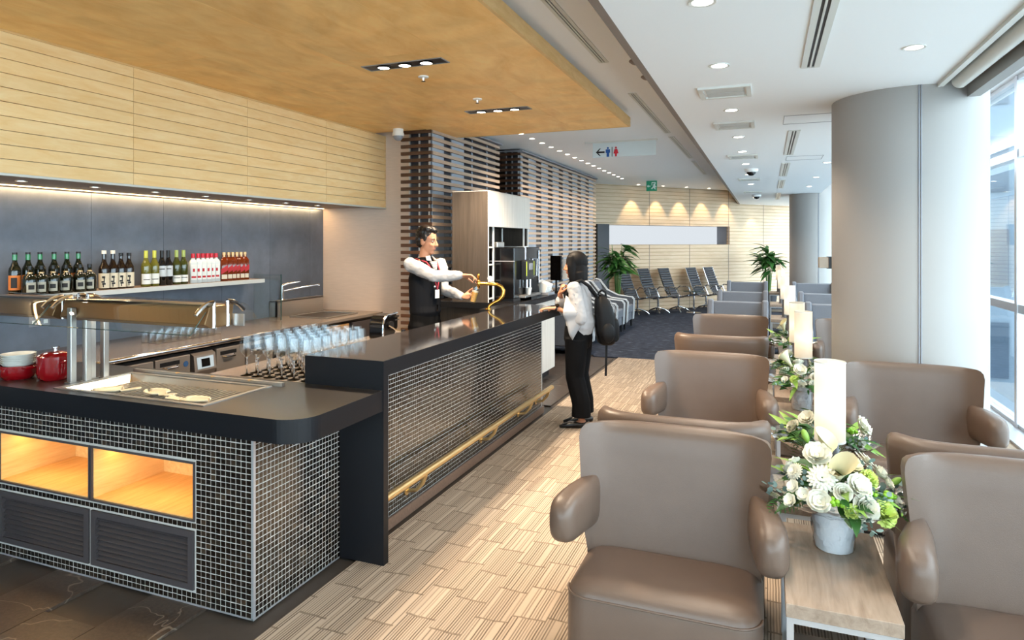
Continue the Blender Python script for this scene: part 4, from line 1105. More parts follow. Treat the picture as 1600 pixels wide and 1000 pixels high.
place_bottles('whisky', 'whisky_bottle', [(-4.76, shelf_y(u, -4.76), 'amber whisky bottle with slanted red label, %s from the left' % ORD[i]) for i, u in enumerate(us([1400, 1428, 1454, 1480, 1505, 1530]))], 'amber whisky bottles')

# ---- glasses
GLS = thin_glass('drinking_glass', (0.95, 0.97, 0.98, 1), 1.5, 0.03)
SOLIDG = M('solid_glass', (0.97, 0.98, 0.99, 1), 0.0, trans=1.0, ior=1.45, spec=0.5)
bwe = MB().lathe([(0.004, 0.100), (0.012, 0.108), (0.036, 0.135), (0.0405, 0.150), (0.039, 0.175), (0.032, 0.228)], 20, (0, 0, 0), False).mesh('bowl'); bwe.materials.append(GLS); bwe.shade_smooth()
ste = MB().lathe([(0.034, 0.0), (0.035, 0.002), (0.010, 0.006), (0.0046, 0.012), (0.0040, 0.06), (0.0044, 0.098), (0.010, 0.107), (0.001, 0.108)], 14, (0, 0, 0)).mesh('stem'); ste.materials.append(SOLIDG); ste.shade_smooth()
cnt = 0
for r in range(8):
    for k in range(6):
        if k == 5 and r > 6: continue
        t = thing('wine_glass', 'stemmed wine glass, row %s from the camera, %s from the left' % (['one','two','three','four','five','six','seven','eight'][r], ORD[k]), 'wine glass', (-2.76 + k * 0.0845 + random.uniform(-.003, .003), 2.915 + r * 0.0835 + random.uniform(-.003, .003), 0.895), 0, 'wine glasses in a packed block behind the bar')
        for n_, me in (('bowl', bwe), ('stem', ste)):
            o = bpy.data.objects.new(n_, me); col.objects.link(o); o.parent = t
tb = MB().lathe([(0.001, 0), (0.026, 0), (0.028, 0.003), (0.033, 0.09)], 16, (0, 0, 0), False)
tbe = tb.mesh('tumbler'); tbe.materials.append(GLS); tbe.shade_smooth()
for r in range(3):
    for k in range(9):
        o = bpy.data.objects.new('tumbler', tbe); col.objects.link(o)
        o.location = (-4.36 - r * 0.072, 3.70 + k * 0.072, 0.87)
        tag(o, 'clear tumbler on the back counter, %s row from the front, %s from the left' % (ORD[r], ORD[k]), 'glass', 'tumblers on the back counter')

# ---- small equipment on the work counter
t = thing('bar_blender', 'black and chrome rounded bar appliance on the work counter', 'appliance', (-2.86, 4.50, 0.895))
build('housing', MB().prism([(4.40, 0.895), (4.40, 1.0), (4.415, 1.045), (4.45, 1.07), (4.60, 1.075), (4.625, 1.05), (4.625, 0.96), (4.59, 0.93), (4.56, 0.895)], -2.93, -2.80, 'x'), BLACKG, t, smooth=30, bevel=0.01)
build('chrome_arch', MB().tube([(-2.795, 4.395, 0.90), (-2.795, 4.395, 1.0), (-2.795, 4.41, 1.048), (-2.795, 4.45, 1.075), (-2.795, 4.60, 1.08)], 0.009, 8), CHROME, t)
build('dial', MB().tube([(-2.80, 4.51, 0.99), (-2.785, 4.51, 0.99)], 0.032, 18), BLACKP, t)
build('chrome_band', MB().box(-2.935, -2.793, 4.57, 4.63, 1.045, 1.06).box(-2.935, -2.793, 4.57, 4.63, 1.02, 1.03).box(-2.935, -2.793, 4.56, 4.62, 0.905, 0.918), CHROME, t, smooth=0)
t = thing('glass_rinser_tap', 'small black and chrome lever tap behind the bar top', 'tap', (-2.647, 4.45, 0.895))
build('stem', MB().tube([(-2.647, 4.45, 0.895), (-2.647, 4.45, 0.955)], 0.014, 10), CHROME, t)
build('lever', MB().tube([(-2.647, 4.45, 0.955), (-2.69, 4.43, 0.962), (-2.75, 4.41, 1.0)], [0.01, 0.007, 0.005], 8), CHROME, t)
build('cap', MB().lathe([(0.018, 0.945), (0.02, 0.953), (0.016, 0.97)], 14, (-2.647, 4.45, 0)), BLACKP, t)

# ================================================================ COFFEE COUNTER AND CABINET
cc = thing('coffee_counter', 'black-topped coffee counter at the far end of the bar', 'counter', (-2.8, 6.9, 0))
build('stone_top', MB().box(-3.30, -2.311, 6.03, 7.86, 0.985, 1.045), STONE, cc, smooth=0, bevel=0.002, seg=1)
build('front_edge', MB().box(-3.30, -2.311, 6.022, 6.03, 0.985, 1.0445), BLACKP, cc, smooth=0)
build('body', MB().box(-3.28, -2.50, 6.10, 7.82, 0.10, 0.985), OAKV, cc, smooth=0)
build('end_panel', MB().box(-2.50, -2.475, 6.10, 7.82, 0.10, 0.985), ASHV, cc, smooth=0)
build('kick_plate', MB().box(-3.2, -2.54, 6.14, 7.78, 0, 0.10), BLACKP, cc, smooth=0)
cb = thing('display_cabinet', 'tall grey-oak cabinet with white ladder frames on the coffee counter', 'cabinet', (-2.8, 6.6, 1.045))
build('side_panel', MB().box(-3.02, -2.62, 6.05, 6.08, 1.045, 2.17), OAKV, cb, smooth=0)
build('back_panel', MB().box(-3.02, -2.99, 6.08, 7.25, 1.045, 2.17), OAKV, cb, smooth=0)
build('far_side_panel', MB().box(-2.99, -2.63, 7.22, 7.25, 1.045, 1.815), OAKV, cb, smooth=0)
build('upper_box', MB().box(-2.99, -2.622, 6.08, 7.25, 1.815, 2.168), OAKV, cb, smooth=0)
build('upper_door', MB().box(-2.622, -2.60, 6.05, 7.25, 1.812, 2.172), ASHV, cb, smooth=0)
build('top_edge', MB().box(-3.02, -2.60, 6.05, 7.25, 2.168, 2.176), ASHV, cb, smooth=0)
for y0, y1 in ((6.06, 6.20), (7.10, 7.24)):
    f = MB()
    for y in (y0, y1): f.box(-2.632, -2.616, y - 0.007, y + 0.007, 1.045, 1.815)
    f.box(-2.90, -2.885, y0 - 0.007, y0 + 0.007, 1.045, 1.815)
    lf = build('ladder_frame', f, WHITEP, cb, smooth=0)
    for z in (1.08, 1.255, 1.425, 1.60):
        build('rung', MB().box(-2.632, -2.616, y0, y1, z - 0.007, z + 0.007).box(-2.90, -2.62, y0 - 0.006, y0 + 0.006, z - 0.006, z + 0.006), WHITEP, lf, smooth=0)
cm = thing('coffee_machine', 'large black coffee machine on the coffee counter', 'coffee machine', (-2.55, 6.65, 1.045))
build('body', MB().box(-2.78, -2.40, 6.22, 7.02, 1.075, 1.60), BLACKG, cm, smooth=0, bevel=0.008)
for y in (6.25, 6.80): build('foot', MB().box(-2.76, -2.42, y, y + 0.2, 1.045, 1.075), BLACKP, cm, smooth=0)
build('panel_line', MB().box(-2.782, -2.398, 6.218, 6.222, 1.455, 1.462), GREYP, cm, smooth=0)
sb = build('spout_block', MB().box(-2.40, -2.34, 6.42, 6.66, 1.26, 1.46), BLACKP, cm, smooth=0, bevel=0.006)
GRN = M('lime_trim', lin(170, 190, 60), 0.4)
build('lime_stripe', MB().box(-2.342, -2.336, 6.42, 6.43, 1.30, 1.45).box(-2.342, -2.336, 6.65, 6.66, 1.30, 1.45), GRN, sb, smooth=0)
build('selector', MB().box(-2.34, -2.332, 6.50, 6.60, 1.36, 1.43), GREYP, sb, smooth=0, bevel=0.003)
build('spout', MB().cyl((-2.365, 6.50, 1.17), 0.012, 0.10, 12).cyl((-2.365, 6.60, 1.17), 0.012, 0.10, 12), CHROME, sb)
build('hopper', MB().cyl((-2.44, 6.56, 1.47), 0.045, 0.13, 20), CHROME, cm)
build('milk_frame', MB().tube([(-2.385, 6.74, 1.28), (-2.385, 6.74, 1.47), (-2.385, 6.88, 1.47), (-2.385, 6.88, 1.28), (-2.385, 6.74, 1.28)], 0.006, 8), CHROME, cm)
build('drip_tray', MB().box(-2.42, -2.33, 6.36, 6.86, 1.075, 1.10), STEEL, cm, smooth=0, bevel=0.003)
build('cup', MB().lathe([(0.025, 1.10), (0.036, 1.17), (0.034, 1.17), (0.001, 1.11)], 16, (-2.365, 6.55, 0), False), WHITEP, cm)
build('side_handle', MB().tube([(-2.39, 6.97, 1.20), (-2.39, 6.97, 1.56)], 0.006, 8), CHROME, cm)
build('control_box', MB().box(-2.76, -2.60, 6.25, 6.45, 1.60, 1.655), STEEL, cm, smooth=0, bevel=0.006)
t = thing('lid_dispenser', 'white rack of cup lids beside the coffee machine', 'dispenser', (-2.42, 7.25, 1.045))
build('base', MB().box(-2.52, -2.33, 7.12, 7.36, 1.045, 1.075), GREYP, t, smooth=0, bevel=0.004)
for k in range(4):
    build('lid_stack', MB().obox((-2.44 + 0.01, 7.15 + k * 0.055, 1.13), (0.15, 0.035, 0.13), Matrix.Rotation(0.35, 3, 'Y')), WHITEP, t, smooth=0, bevel=0.008)
t = thing('tablet_display', 'black tablet display with a white card beside it', 'display', (-2.38, 7.65, 1.045))
build('stand', MB().box(-2.44, -2.36, 7.60, 7.70, 1.045, 1.06).box(-2.41, -2.39, 7.64, 7.66, 1.06, 1.25), BLACKP, t, smooth=0)
build('screen', MB().obox((-2.38, 7.58, 1.34), (0.16, 0.02, 0.30), Matrix.Rotation(-0.3, 3, 'Z')), BLACKG, t, smooth=0, bevel=0.003)
build('card', MB().obox((-2.27, 7.63, 1.33), (0.10, 0.006, 0.24), Matrix.Rotation(-0.3, 3, 'Z')), WHITEP, t, smooth=0)

# ---- beer tap
tp_ = thing('beer_tap', 'polished brass swan-neck beer tap on the bar top', 'tap', (-2.345, 5.42, 1.047))
def sw(s, z): # along the screen-parallel direction of the tap, real metres
    return (-2.345 + RX * s, 5.42 + RY * s, z)
path = [sw(0.0, 1.047), sw(0.015, 1.08), sw(0.05, 1.105), (sw(0.10, 1.13)), sw(0.135, 1.17), sw(0.140, 1.215), sw(0.12, 1.252), sw(0.08, 1.272), sw(0.03, 1.275), sw(-0.03, 1.278), sw(-0.075, 1.28)]
build('neck', MB().tube(path, [0.013, 0.013, 0.014, 0.016, 0.018, 0.018, 0.017, 0.016, 0.015, 0.015, 0.015], 14), GOLD, tp_)
x, y, _ = sw(-0.085, 0)
build('nozzle', MB().lathe([(0.008, 1.235), (0.012, 1.245), (0.017, 1.265), (0.019, 1.285), (0.016, 1.305), (0.008, 1.315)], 16, (x, y, 0)), GOLD, tp_)
build('handle', MB().lathe([(0.006, 1.312), (0.007, 1.33), (0.012, 1.345), (0.011, 1.365), (0.001, 1.372)], 14, (x, y, 0)), GOLD, tp_)
build('flange', MB().lathe([(0.03, 1.047), (0.028, 1.056), (0.016, 1.062)], 20, (-2.345, 5.42, 0)), GOLD, tp_)
x2, y2, _ = sw(0.02, 0)
build('medallion', MB().tube([(x2 - 0.004, y2, 1.325), (x2 + 0.006, y2 - 0.012, 1.325)], 0.024, 20).tube([(x2, y2, 1.275), (x2, y2, 1.305)], 0.006, 8), M('white_enamel', lin(228, 226, 214), 0.25), tp_)

# ================================================================ SLATTED SCREENS
PALEP = M('pale_panel_strip', lin(168, 178, 192), 0.25, spec=0.6)
DKP = M('dark_screen_panel', lin(36, 40, 50), 0.3)
def screen(label, x0, x1, y0, y1, ztop, light_pat):
    t = thing('slatted_screen', label, 'screen', ((x0 + x1) / 2, (y0 + y1) / 2, 0))
    ix0, ix1, iy0 = x0 + 0.09, x1 - 0.045, y0 + 0.05
    build('core_panel', MB().box(ix0, ix1, iy0, y1 - 0.05, 0, ztop), DKP, t, smooth=0)
    build('cap', MB().box(x0 - 0.02, x1 + 0.03, y0 - 0.02, y1 + 0.03, ztop, ztop + 0.02), GREYP, t, smooth=0)
    for a, b_ in light_pat:
        build('pale_strip', MB().box(ix1, ix1 + 0.012, a, b_, 0, ztop), PALEP, t, smooth=0)
    for xx in (ix0 + 0.004, (ix0 + ix1) / 2, ix1 - 0.004):
        build('upright', MB().box(xx - 0.008, xx + 0.008, iy0 - 0.025, iy0, 0, ztop), ALU, t, smooth=0)
    n = int((ztop - 0.03) / 0.0767)
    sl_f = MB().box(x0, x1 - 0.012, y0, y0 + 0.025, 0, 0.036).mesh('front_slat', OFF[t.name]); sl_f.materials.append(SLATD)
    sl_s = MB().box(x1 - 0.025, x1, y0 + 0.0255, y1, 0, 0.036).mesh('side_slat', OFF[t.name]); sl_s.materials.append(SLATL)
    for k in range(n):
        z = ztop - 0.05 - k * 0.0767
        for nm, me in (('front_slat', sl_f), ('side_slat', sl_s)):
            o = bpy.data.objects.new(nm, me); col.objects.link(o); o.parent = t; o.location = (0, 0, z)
    return t
screen('nearer slatted timber screen column behind the bartender', -3.72, -3.335, 6.20, 8.10, 2.955, [(6.27, 6.54), (6.73, 7.06), (7.29, 7.31), (7.75, 7.77)])
screen('farther slatted timber screen column behind the coffee cabinet', -3.67, -3.335, 8.90, 13.4, 2.975, [(9.0 + 0.36 + k * 0.60 - 0.03, 9.36 + k * 0.60 + 0.32) for k in range(7)] + [(8.97, 9.08)])

# ================================================================ LOUNGE CHAIRS
def sgn(a): return 1.0 if a >= 0 else -1.0
def super_ring(c, hx, hz, n=16, e=0.7, yaw=0.0):
    pts = []
    for k in range(n):
        a = 2 * PI * (k + 0.5) / n
        x = hx * abs(math.cos(a)) ** e * sgn(math.cos(a)); z = hz * abs(math.sin(a)) ** e * sgn(math.sin(a))
        pts.append((c[0] + x * math.cos(yaw), c[1] + x * math.sin(yaw), c[2] + z))
    return pts
def make_armchair(label):
    t = thing('leather_armchair', label, 'armchair', local=True, group='taupe leather armchairs')
    m = MB(); rings = []
    zs = [0.10, 0.25, 0.42, 0.55, 0.68, 0.80, 0.865, 0.893, 0.908, 0.914]
    n = 15
    for z in zs:
        w = 0.325 + 0.04 * max(0, (z - 0.40) / 0.5)
        y0 = 0.045 + max(0, z - 0.40) * 0.13
        th = 0.115 - 0.03 * max(0, (z - 0.4) / 0.5)
        if z > 0.86:
            q = (z - 0.865) / 0.049
            sh = 1 - math.sqrt(max(0, 1 - q * q))
            w -= 0.035 * sh; y0 += th * 0.38 * sh; th *= (1 - 0.76 * sh)
        ring = []
        fw = 0.085 if z > 0.42 else 0.03
        for k in range(n):
            s = -1 + 2 * k / (n - 1); ring.append((s * w, y0 - fw * abs(s) ** 6, z))
        for k in range(n):
            s = 1 - 2 * k / (n - 1); ring.append((s * w * 1.0, y0 + th - 0.075 * abs(s) ** 4 - 0.02 * abs(s) ** 12, z))
        rings.append(ring)
    m.loft(rings)
    build('backrest', m, LEATHER, t, smooth=75)
    for sg in (-1, 1):
        a = MB()
        secs = [(0.316, 0.06, 0.612, 0.035, 0.100), (0.328, 0.0, 0.614, 0.048, 0.097), (0.343, -0.06, 0.615, 0.056, 0.093), (0.355, -0.13, 0.615, 0.059, 0.089), (0.361, -0.185, 0.615, 0.056, 0.084), (0.361, -0.222, 0.615, 0.048, 0.073), (0.360, -0.243, 0.615, 0.030, 0.053), (0.359, -0.250, 0.615, 0.008, 0.022)]
        a.loft([super_ring((sg * x, y, z), hx, hz, 20, 0.66) for x, y, z, hx, hz in secs])
        build('armrest', a, LEATHER, t, smooth=75)
    def rr(x0, x1, y0, y1, rf, rb, k=7):
        p = []
        for cx, cy, a0, r in ((x1 - rf, y0 + rf, -PI/2, rf), (x1 - rb, y1 - rb, 0, rb), (x0 + rb, y1 - rb, PI/2, rb), (x0 + rf, y0 + rf, PI, rf)):
            for i in range(k): 
                a = a0 + PI/2 * i / (k - 1); p.append((cx + r * math.cos(a), cy + r * math.sin(a)))
        return p
    s = MB(); base = rr(-0.335, 0.335, -0.305, 0.10, 0.085, 0.03)
    rg = []
    for z, ins in ((0.03, 0.012), (0.06, 0.0), (0.25, 0.0), (0.385, 0.002), (0.408, 0.010), (0.424, 0.026), (0.434, 0.055), (0.440, 0.12)):
        f = 1 - ins / 0.33
        rg.append([(x * f, -0.10 + (y + 0.10) * f, z - 0.02 * max(0, y + 0.05) * (z > 0.3)) for x, y in base])
    s.loft(rg)
    build('seat', s, LEATHER, t, smooth=60)
    pp = [(x * 1.0, -0.10 + (y + 0.10), 0.396) for x, y in base]
    build('piping', MB().tube([(p[0], p[1], p[2]) for p in pp[:7][::-1]] if False else [(p[0]*0.995, p[1]*0.995, p[2]) for p in (pp[21:28] + pp[0:7])], 0.004, 6), LEATHER, t)
    build('plinth', MB().box(-0.30, 0.30, -0.26, 0.12, 0, 0.035), BLACKP, t, smooth=0)
    return t
def make_fabric_chair(label):
    t = thing('fabric_armchair', label, 'armchair', local=True, group='grey fabric armchairs')
    build('backrest', MB().prism([(0.02, 0.30), (0.10, 0.885), (0.115, 0.90), (0.17, 0.90), (0.185, 0.88), (0.185, 0.12), (0.02, 0.12)], -0.295, 0.295, 'x'), FABRIC, t, smooth=30, bevel=0.02, seg=3)
    for sg in (-1, 1):
        x0, x1 = (-0.365, -0.29) if sg < 0 else (0.29, 0.365)
        build('wing', MB().prism([(-0.32, 0.12), (-0.34, 0.58), (-0.28, 0.62), (-0.05, 0.66), (0.02, 0.84), (0.06, 0.925), (0.15, 0.925), (0.20, 0.86), (0.20, 0.12)], x0, x1, 'x'), FABRIC, t, smooth=30, bevel=0.022, seg=3)
    build('seat_cushion', MB().box(-0.29, 0.29, -0.34, 0.06, 0.28, 0.44), FABRIC, t, smooth=30, bevel=0.03, seg=3)
    build('base', MB().box(-0.29, 0.29, -0.31, 0.10, 0.12, 0.28), FABRIC, t, smooth=30, bevel=0.01)
    for x in (-0.31, 0.31):
        for y in (-0.28, 0.15): build('leg', MB().cyl((x, y, 0), 0.014, 0.13, 10, 0.02), BLACKP, t)
    return t
XLc, XRc = -0.345, 0.80
lead = make_armchair('nearest taupe leather armchair in the left row, facing the camera')
lead.location = (XLc, 2.54, 0)
dup(lead, (XLc, 2.965, 0), PI, 'taupe leather armchair back to back with the nearest left armchair')
dup(lead, (XLc, 4.44, 0), 0, 'second camera-facing taupe leather armchair in the left row')
dup(lead, (XLc, 5.57, 0), PI, 'dark-backed leather armchair turned away, left row beside the far flowers')
dup(lead, (XLc, 6.90, 0), 0, 'farthest camera-facing taupe leather armchair in the left row')
dup(lead, (XRc, 2.54, 0), 0, 'nearest taupe leather armchair on the window side, cut by the frame')
dup(lead, (XRc, 2.965, 0), PI, 'window-side leather armchair back to back with the nearest one')
dup(lead, (XRc, 4.44, 0), 0, 'taupe leather armchair standing right in front of the big pillar')
dup(lead, (XRc, 6.90, 0), 0, 'taupe leather armchair half hidden behind the big pillar')
fab = make_fabric_chair('nearest grey fabric armchair in the left row')
fab.location = (XLc, 8.67, 0)
dup(fab, (XLc, 10.46, 0), 0, 'middle grey fabric armchair in the left row')
dup(fab, (XLc, 13.1, 0), 0, 'farthest grey fabric armchair in the left row')
dup(fab, (XRc, 8.67, 0), 0, 'nearest grey fabric armchair on the window side')
dup(fab, (XRc, 10.46, 0), 0, 'middle grey fabric armchair on the window side')
dup(fab, (XRc, 13.1, 0), 0, 'farthest grey fabric armchair on the window side')

# striped club chairs with pale piping, by the slatted screen
PIPE = M('pale_piping', lin(196, 198, 200), 0.7)
FAB2 = M('blue_grey_tweed', lin(104, 106, 112), 0.9, spec=0.1, noisy=0.2, nscale=160, coord='Object')
def make_club(label):
    t = thing('club_chair', label, 'armchair', local=True, group='piped club chairs')
    prof = [(-0.40, 0.14), (-0.42, 0.52), (-0.38, 0.57), (-0.10, 0.60), (0.12, 0.70), (0.28, 0.90), (0.36, 0.92), (0.40, 0.86), (0.36, 0.14)]
    for sg in (-1, 1):
        x0, x1 = (-0.36, -0.27) if sg < 0 else (0.27, 0.36)
        ar = build('arm', MB().prism(prof, x0, x1, 'x'), FAB2, t, smooth=30, bevel=0.02, seg=2)
        for xx in (x0, x1):
            build('piping', MB().tube([(xx, y, z) for y, z in prof], 0.010, 6), PIPE, ar)
    build('backrest', MB().prism([(0.10, 0.40), (0.26, 0.88), (0.36, 0.90), (0.36, 0.2), (0.10, 0.2)], -0.27, 0.27, 'x'), FAB2, t, smooth=30, bevel=0.02)
    build('seat_cushion', MB().box(-0.27, 0.27, -0.41, 0.16, 0.28, 0.44), FAB2, t, smooth=30, bevel=0.03, seg=3)
    build('base', MB().box(-0.27, 0.27, -0.38, 0.3, 0.14, 0.28), FAB2, t, smooth=30)
    for x in (-0.31, 0.31):
        for y in (-0.36, 0.30): build('leg', MB().cyl((x, y, 0), 0.018, 0.15, 10, 0.024), BLACKP, t)
    return t
club = make_club('piped grey club chair nearest to the woman, by the slatted screen')
club.location = (-2.87, 9.45, 0); club.rotation_euler = (0, 0, PI / 2)
dup(club, (-2.87, 10.75, 0), PI / 2, 'second piped grey club chair behind the woman and her backpack')
dup(club, (-2.87, 11.7, 0), PI / 2, 'third piped grey club chair along the slatted screen')
dup(club, (-2.87, 12.65, 0), PI / 2, 'farthest piped grey club chair beside the leafy plant')

# reclining ribbed loungers in front of the far wall
SLING = M('black_ribbed_leather', lin(58, 60, 66), 0.35, spec=0.5)
def make_lounger(label):
    t = thing('ribbed_lounge_chair', label, 'lounge chair', local=True, group='ribbed lounge chairs at the far wall')
    prof = [(0.44, 1.03), (0.36, 0.82), (0.26, 0.58), (0.17, 0.42), (0.06, 0.36), (-0.10, 0.375), (-0.28, 0.41), (-0.42, 0.43)]
    pts = []
    for (a, b_) in zip(prof[:-1], prof[1:]):
        L_ = math.hypot(b_[0]-a[0], b_[1]-a[1]); k = max(1, int(L_ / 0.055))
        for i in range(k): pts.append((a[0] + (b_[0]-a[0]) * i / k, a[1] + (b_[1]-a[1]) * i / k))
    pts.append(prof[-1])
    m = MB()
    for i in range(len(pts) - 1):
        a, b_ = pts[i], pts[i + 1]
        cy, cz = (a[0]+b_[0])/2, (a[1]+b_[1])/2; dy, dz = b_[0]-a[0], b_[1]-a[1]; L_ = math.hypot(dy, dz)
        ang = math.atan2(dz, dy)
        ring = []
        for x in (-0.205, 0.205):
            rg = []
            for k in range(10):
                an = 2 * PI * k / 10
                p = (L_ * 0.5 * math.cos(an), 0.020 * math.sin(an))
                rg.append((x, cy + p[0] * math.cos(ang) - p[1] * math.sin(ang), cz + p[0] * math.sin(ang) + p[1] * math.cos(ang)))
            ring.append(rg)
        m.loft(ring)
    build('ribbed_sling', m, SLING, t, smooth=40)
    for x in (-0.216, 0.216):
        build('side_rail', MB().tube([(x, y, z) for y, z in prof], 0.011, 8), CHROME, t)
        build('armrest', MB().tube([(x, 0.23, 0.50), (x * 1.12, 0.12, 0.60), (x * 1.14, -0.12, 0.59), (x * 1.06, -0.20, 0.40)], 0.014, 8), CHROME, t)
    build('column', MB().cyl((0, 0.0, 0.10), 0.024, 0.26, 14), CHROME, t)
    build('cross_bar', MB().tube([(-0.215, 0.0, 0.345), (0.215, 0.0, 0.345)], 0.013, 8), CHROME, t)
    for k in range(4):
        a = PI / 4 + k * PI / 2
        build('star_leg', MB().tube([(0, 0, 0.14), (0.17 * math.cos(a), 0.17 * math.sin(a), 0.085), (0.25 * math.cos(a), 0.25 * math.sin(a), 0.035), (0.26 * math.cos(a), 0.26 * math.sin(a), 0.013)], [0.02, 0.016, 0.012, 0.012], 8), CHROME, t)
    return t
FACE = math.atan2(-0.45, 0.90) + PI / 2   # chair front is local -Y, turned to face away from the wall
lg0 = make_lounger('ribbed black lounge chair at the far wall, first from the left')
def along(u, off):
    a = u - 800.0
    dx = -math.sin(YAW) * 1021 + math.cos(YAW) * a; dy = math.cos(YAW) * 1021 + math.sin(YAW) * a
    # intersection of that sight line with the line parallel to the wall
    B = W0 + WN * off
    det = dx * (-WD.y) - dy * (-WD.x)
    s = (dx * B.y - dy * B.x) / (dy * WD.x - dx * WD.y)
    return B + WD * s
for i, u in enumerate((996, 1028, 1060, 1103, 1130)):
    p = along(u, 0.62)
    lb = 'ribbed black lounge chair at the far wall, %s from the left' % ORD[i]
    if i == 0: lg0.location = p; lg0.rotation_euler = (0, 0, FACE)
    else: dup(lg0, p, FACE, lb)
p = along(1084, 0.95)
t = thing('round_side_table', 'round glass side table between the ribbed lounge chairs', 'table', (p.x, p.y, 0))
build('glass_top', MB().cyl((p.x, p.y, 0.50), 0.24, 0.012, 28), GREENGL, t)
build('stem', MB().cyl((p.x, p.y, 0.02), 0.02, 0.48, 12), CHROME, t)
build('base_disc', MB().lathe([(0.17, 0), (0.17, 0.01), (0.03, 0.025)], 24, (p.x, p.y, 0)), CHROME, t)

# ================================================================ SIDE TABLES, LAMPS
def make_table(label):
    t = thing('side_table', label, 'table', local=True, group='pale oak side tables')
    build('tabletop', MB().box(-0.158, 0.158, -0.315, 0.315, 0.508, 0.55), OAKG, t, smooth=0, bevel=0.0015, seg=1)
    for y in (-0.30, 0.30):
        for x in (-0.145, 0.145):
            build('leg', MB().box(x - 0.010, x + 0.010, y - 0.010, y + 0.010, 0, 0.508), ALU, t, smooth=0)
    for y in (-0.30, 0.30): build('rail', MB().box(-0.135, 0.135, y - 0.008, y + 0.008, 0.488, 0.508), ALU, t, smooth=0)
    build('lower_shelf', MB().box(-0.14, 0.14, -0.29, 0.29, 0.12, 0.135), OAKV, t, smooth=0)
    return t
TX = 0.212
tb0 = make_table('nearest pale oak side table, holding the big flower arrangement'); tb0.location = (TX, 2.475, 0)
TBL = [(3.30, 'pale oak side table under the nearest glowing lamp'), (4.55, 'pale oak side table with the second silver flower pot'), (5.34, 'pale oak side table beside the pillar under the second lamp'), (5.98, 'pale oak side table beside the pillar under the third lamp'), (6.62, 'pale oak side table past the pillar with white flowers'), (8.2, 'pale oak side table under the fourth lamp, between fabric armchairs'), (10.4, 'pale oak side table under the fifth lamp'), (12.8, 'pale oak side table under the sixth lamp'), (15.7, 'pale oak side table under the last lamp by the far wall')]
for y, lb in TBL: dup(tb0, (TX, y, 0), 0, lb)
SHADE = bpy.data.materials.new('lamp_shade_fabric'); SHADE.use_nodes = True
nt = SHADE.node_tree; b = nt.nodes['Principled BSDF']; nt.nodes.remove(b)
tr = N(nt, 'ShaderNodeBsdfTranslucent'); tr.inputs['Color'].default_value = (0.80, 0.75, 0.66, 1)
df = N(nt, 'ShaderNodeBsdfDiffuse'); df.inputs['Color'].default_value = (0.62, 0.59, 0.54, 1)
em = N(nt, 'ShaderNodeEmission'); em.inputs['Color'].default_value = (1.0, 0.80, 0.55, 1); em.inputs['Strength'].default_value = 0.10
mx = N(nt, 'ShaderNodeMixShader'); mx.inputs[0].default_value = 0.55
ad = N(nt, 'ShaderNodeAddShader'); L = nt.links
L.new(df.outputs[0], mx.inputs[1]); L.new(tr.outputs[0], mx.inputs[2]); L.new(mx.outputs[0], ad.inputs[0]); L.new(em.outputs[0], ad.inputs[1])
L.new(ad.outputs[0], nt.nodes['Material Output'].inputs['Surface'])
LBASE = M('lamp_base_grey', lin(120, 118, 118), 0.4, 0.5)
def make_lamp(label):
    t = thing('table_lamp', label, 'lamp', local=True, group='cylindrical table lamps')
    build('base', MB().lathe([(0.05, 0), (0.05, 0.008), (0.038, 0.012), (0.034, 0.26), (0.02, 0.268)], 24), LBASE, t)
    build('shade', MB().lathe([(0.060, 0.272), (0.060, 0.60)], 32, (0, 0, 0), False), SHADE, t, smooth=60)
    build('shade_rim', MB().lathe([(0.0605, 0.268), (0.0615, 0.272), (0.0605, 0.276)], 32, (0, 0, 0), False).lathe([(0.0605, 0.597), (0.0615, 0.6), (0.0605, 0.603)], 32, (0, 0, 0), False), OFFW, t)
    d = bpy.data.lights.new('lamp_bulb', 'POINT'); d.energy = 0.13; d.color = (1, 0.80, 0.56); d.shadow_soft_size = 0.03
    l_ = bpy.data.objects.new('lamp_bulb', d); col.objects.link(l_); l_.parent = t; l_.location = (0, 0, 0.42)
    return t
lamp0 = make_lamp('nearest white cylindrical table lamp, glowing, behind the flowers'); lamp0.location = (0.247, 3.04, 0.55)
for i, y in enumerate((5.17, 5.95, 8.2, 10.4, 12.8, 15.7)):
    dup(lamp0, (0.247 - (0.012 if i == 1 else 0), y, 0.55), 0, 'white cylindrical table lamp, glowing, %s from the camera' % ORD[i + 1])

# ================================================================ FLOWERS
FW = M('white_petal', lin(222, 219, 202), 0.6, spec=0.3); FG = M('lime_petal', lin(196, 212, 112), 0.6); FY_ = M('cream_petal', lin(222, 214, 176), 0.6)
LEAF = M('leaf_green', lin(52, 96, 40), 0.45, rand=0.35); LEAFL = M('leaf_light', lin(122, 158, 62), 0.45, rand=0.2); EUC = M('eucalyptus', lin(112, 136, 130), 0.6, rand=0.15)
BERRY = M('green_berry', lin(130, 178, 48), 0.3); STEM = M('stem_green', lin(84, 120, 52), 0.5)
def petal(mb, ang, r0, r1, w, z0, z1, curl, seg=5, wv=0.0, ph=0.0):
    ca, sa = math.cos(ang), math.sin(ang)
    def fn(u, v):
        rr_ = r0 + (r1 - r0) * (u ** 0.8)
        zz = z0 + (z1 - z0) * u + curl * u * u
        ww_ = w * (math.sin(PI * min(1.0, 0.12 + u * 0.80)) ** 0.55) * (1 if u < 0.9 else 0.75)
        t_ = (v - 0.5) * 2
        zz += 0.25 * ww_ * t_ * t_ + wv * math.sin(v * 9 + ph) * u
        tx = ww_ * t_
        rr2 = math.sqrt(max(0, rr_ * rr_ - 0 * tx))
        return (rr2 * ca - tx * sa, rr2 * sa + tx * ca, zz)
    mb.grid(fn, seg, seg)
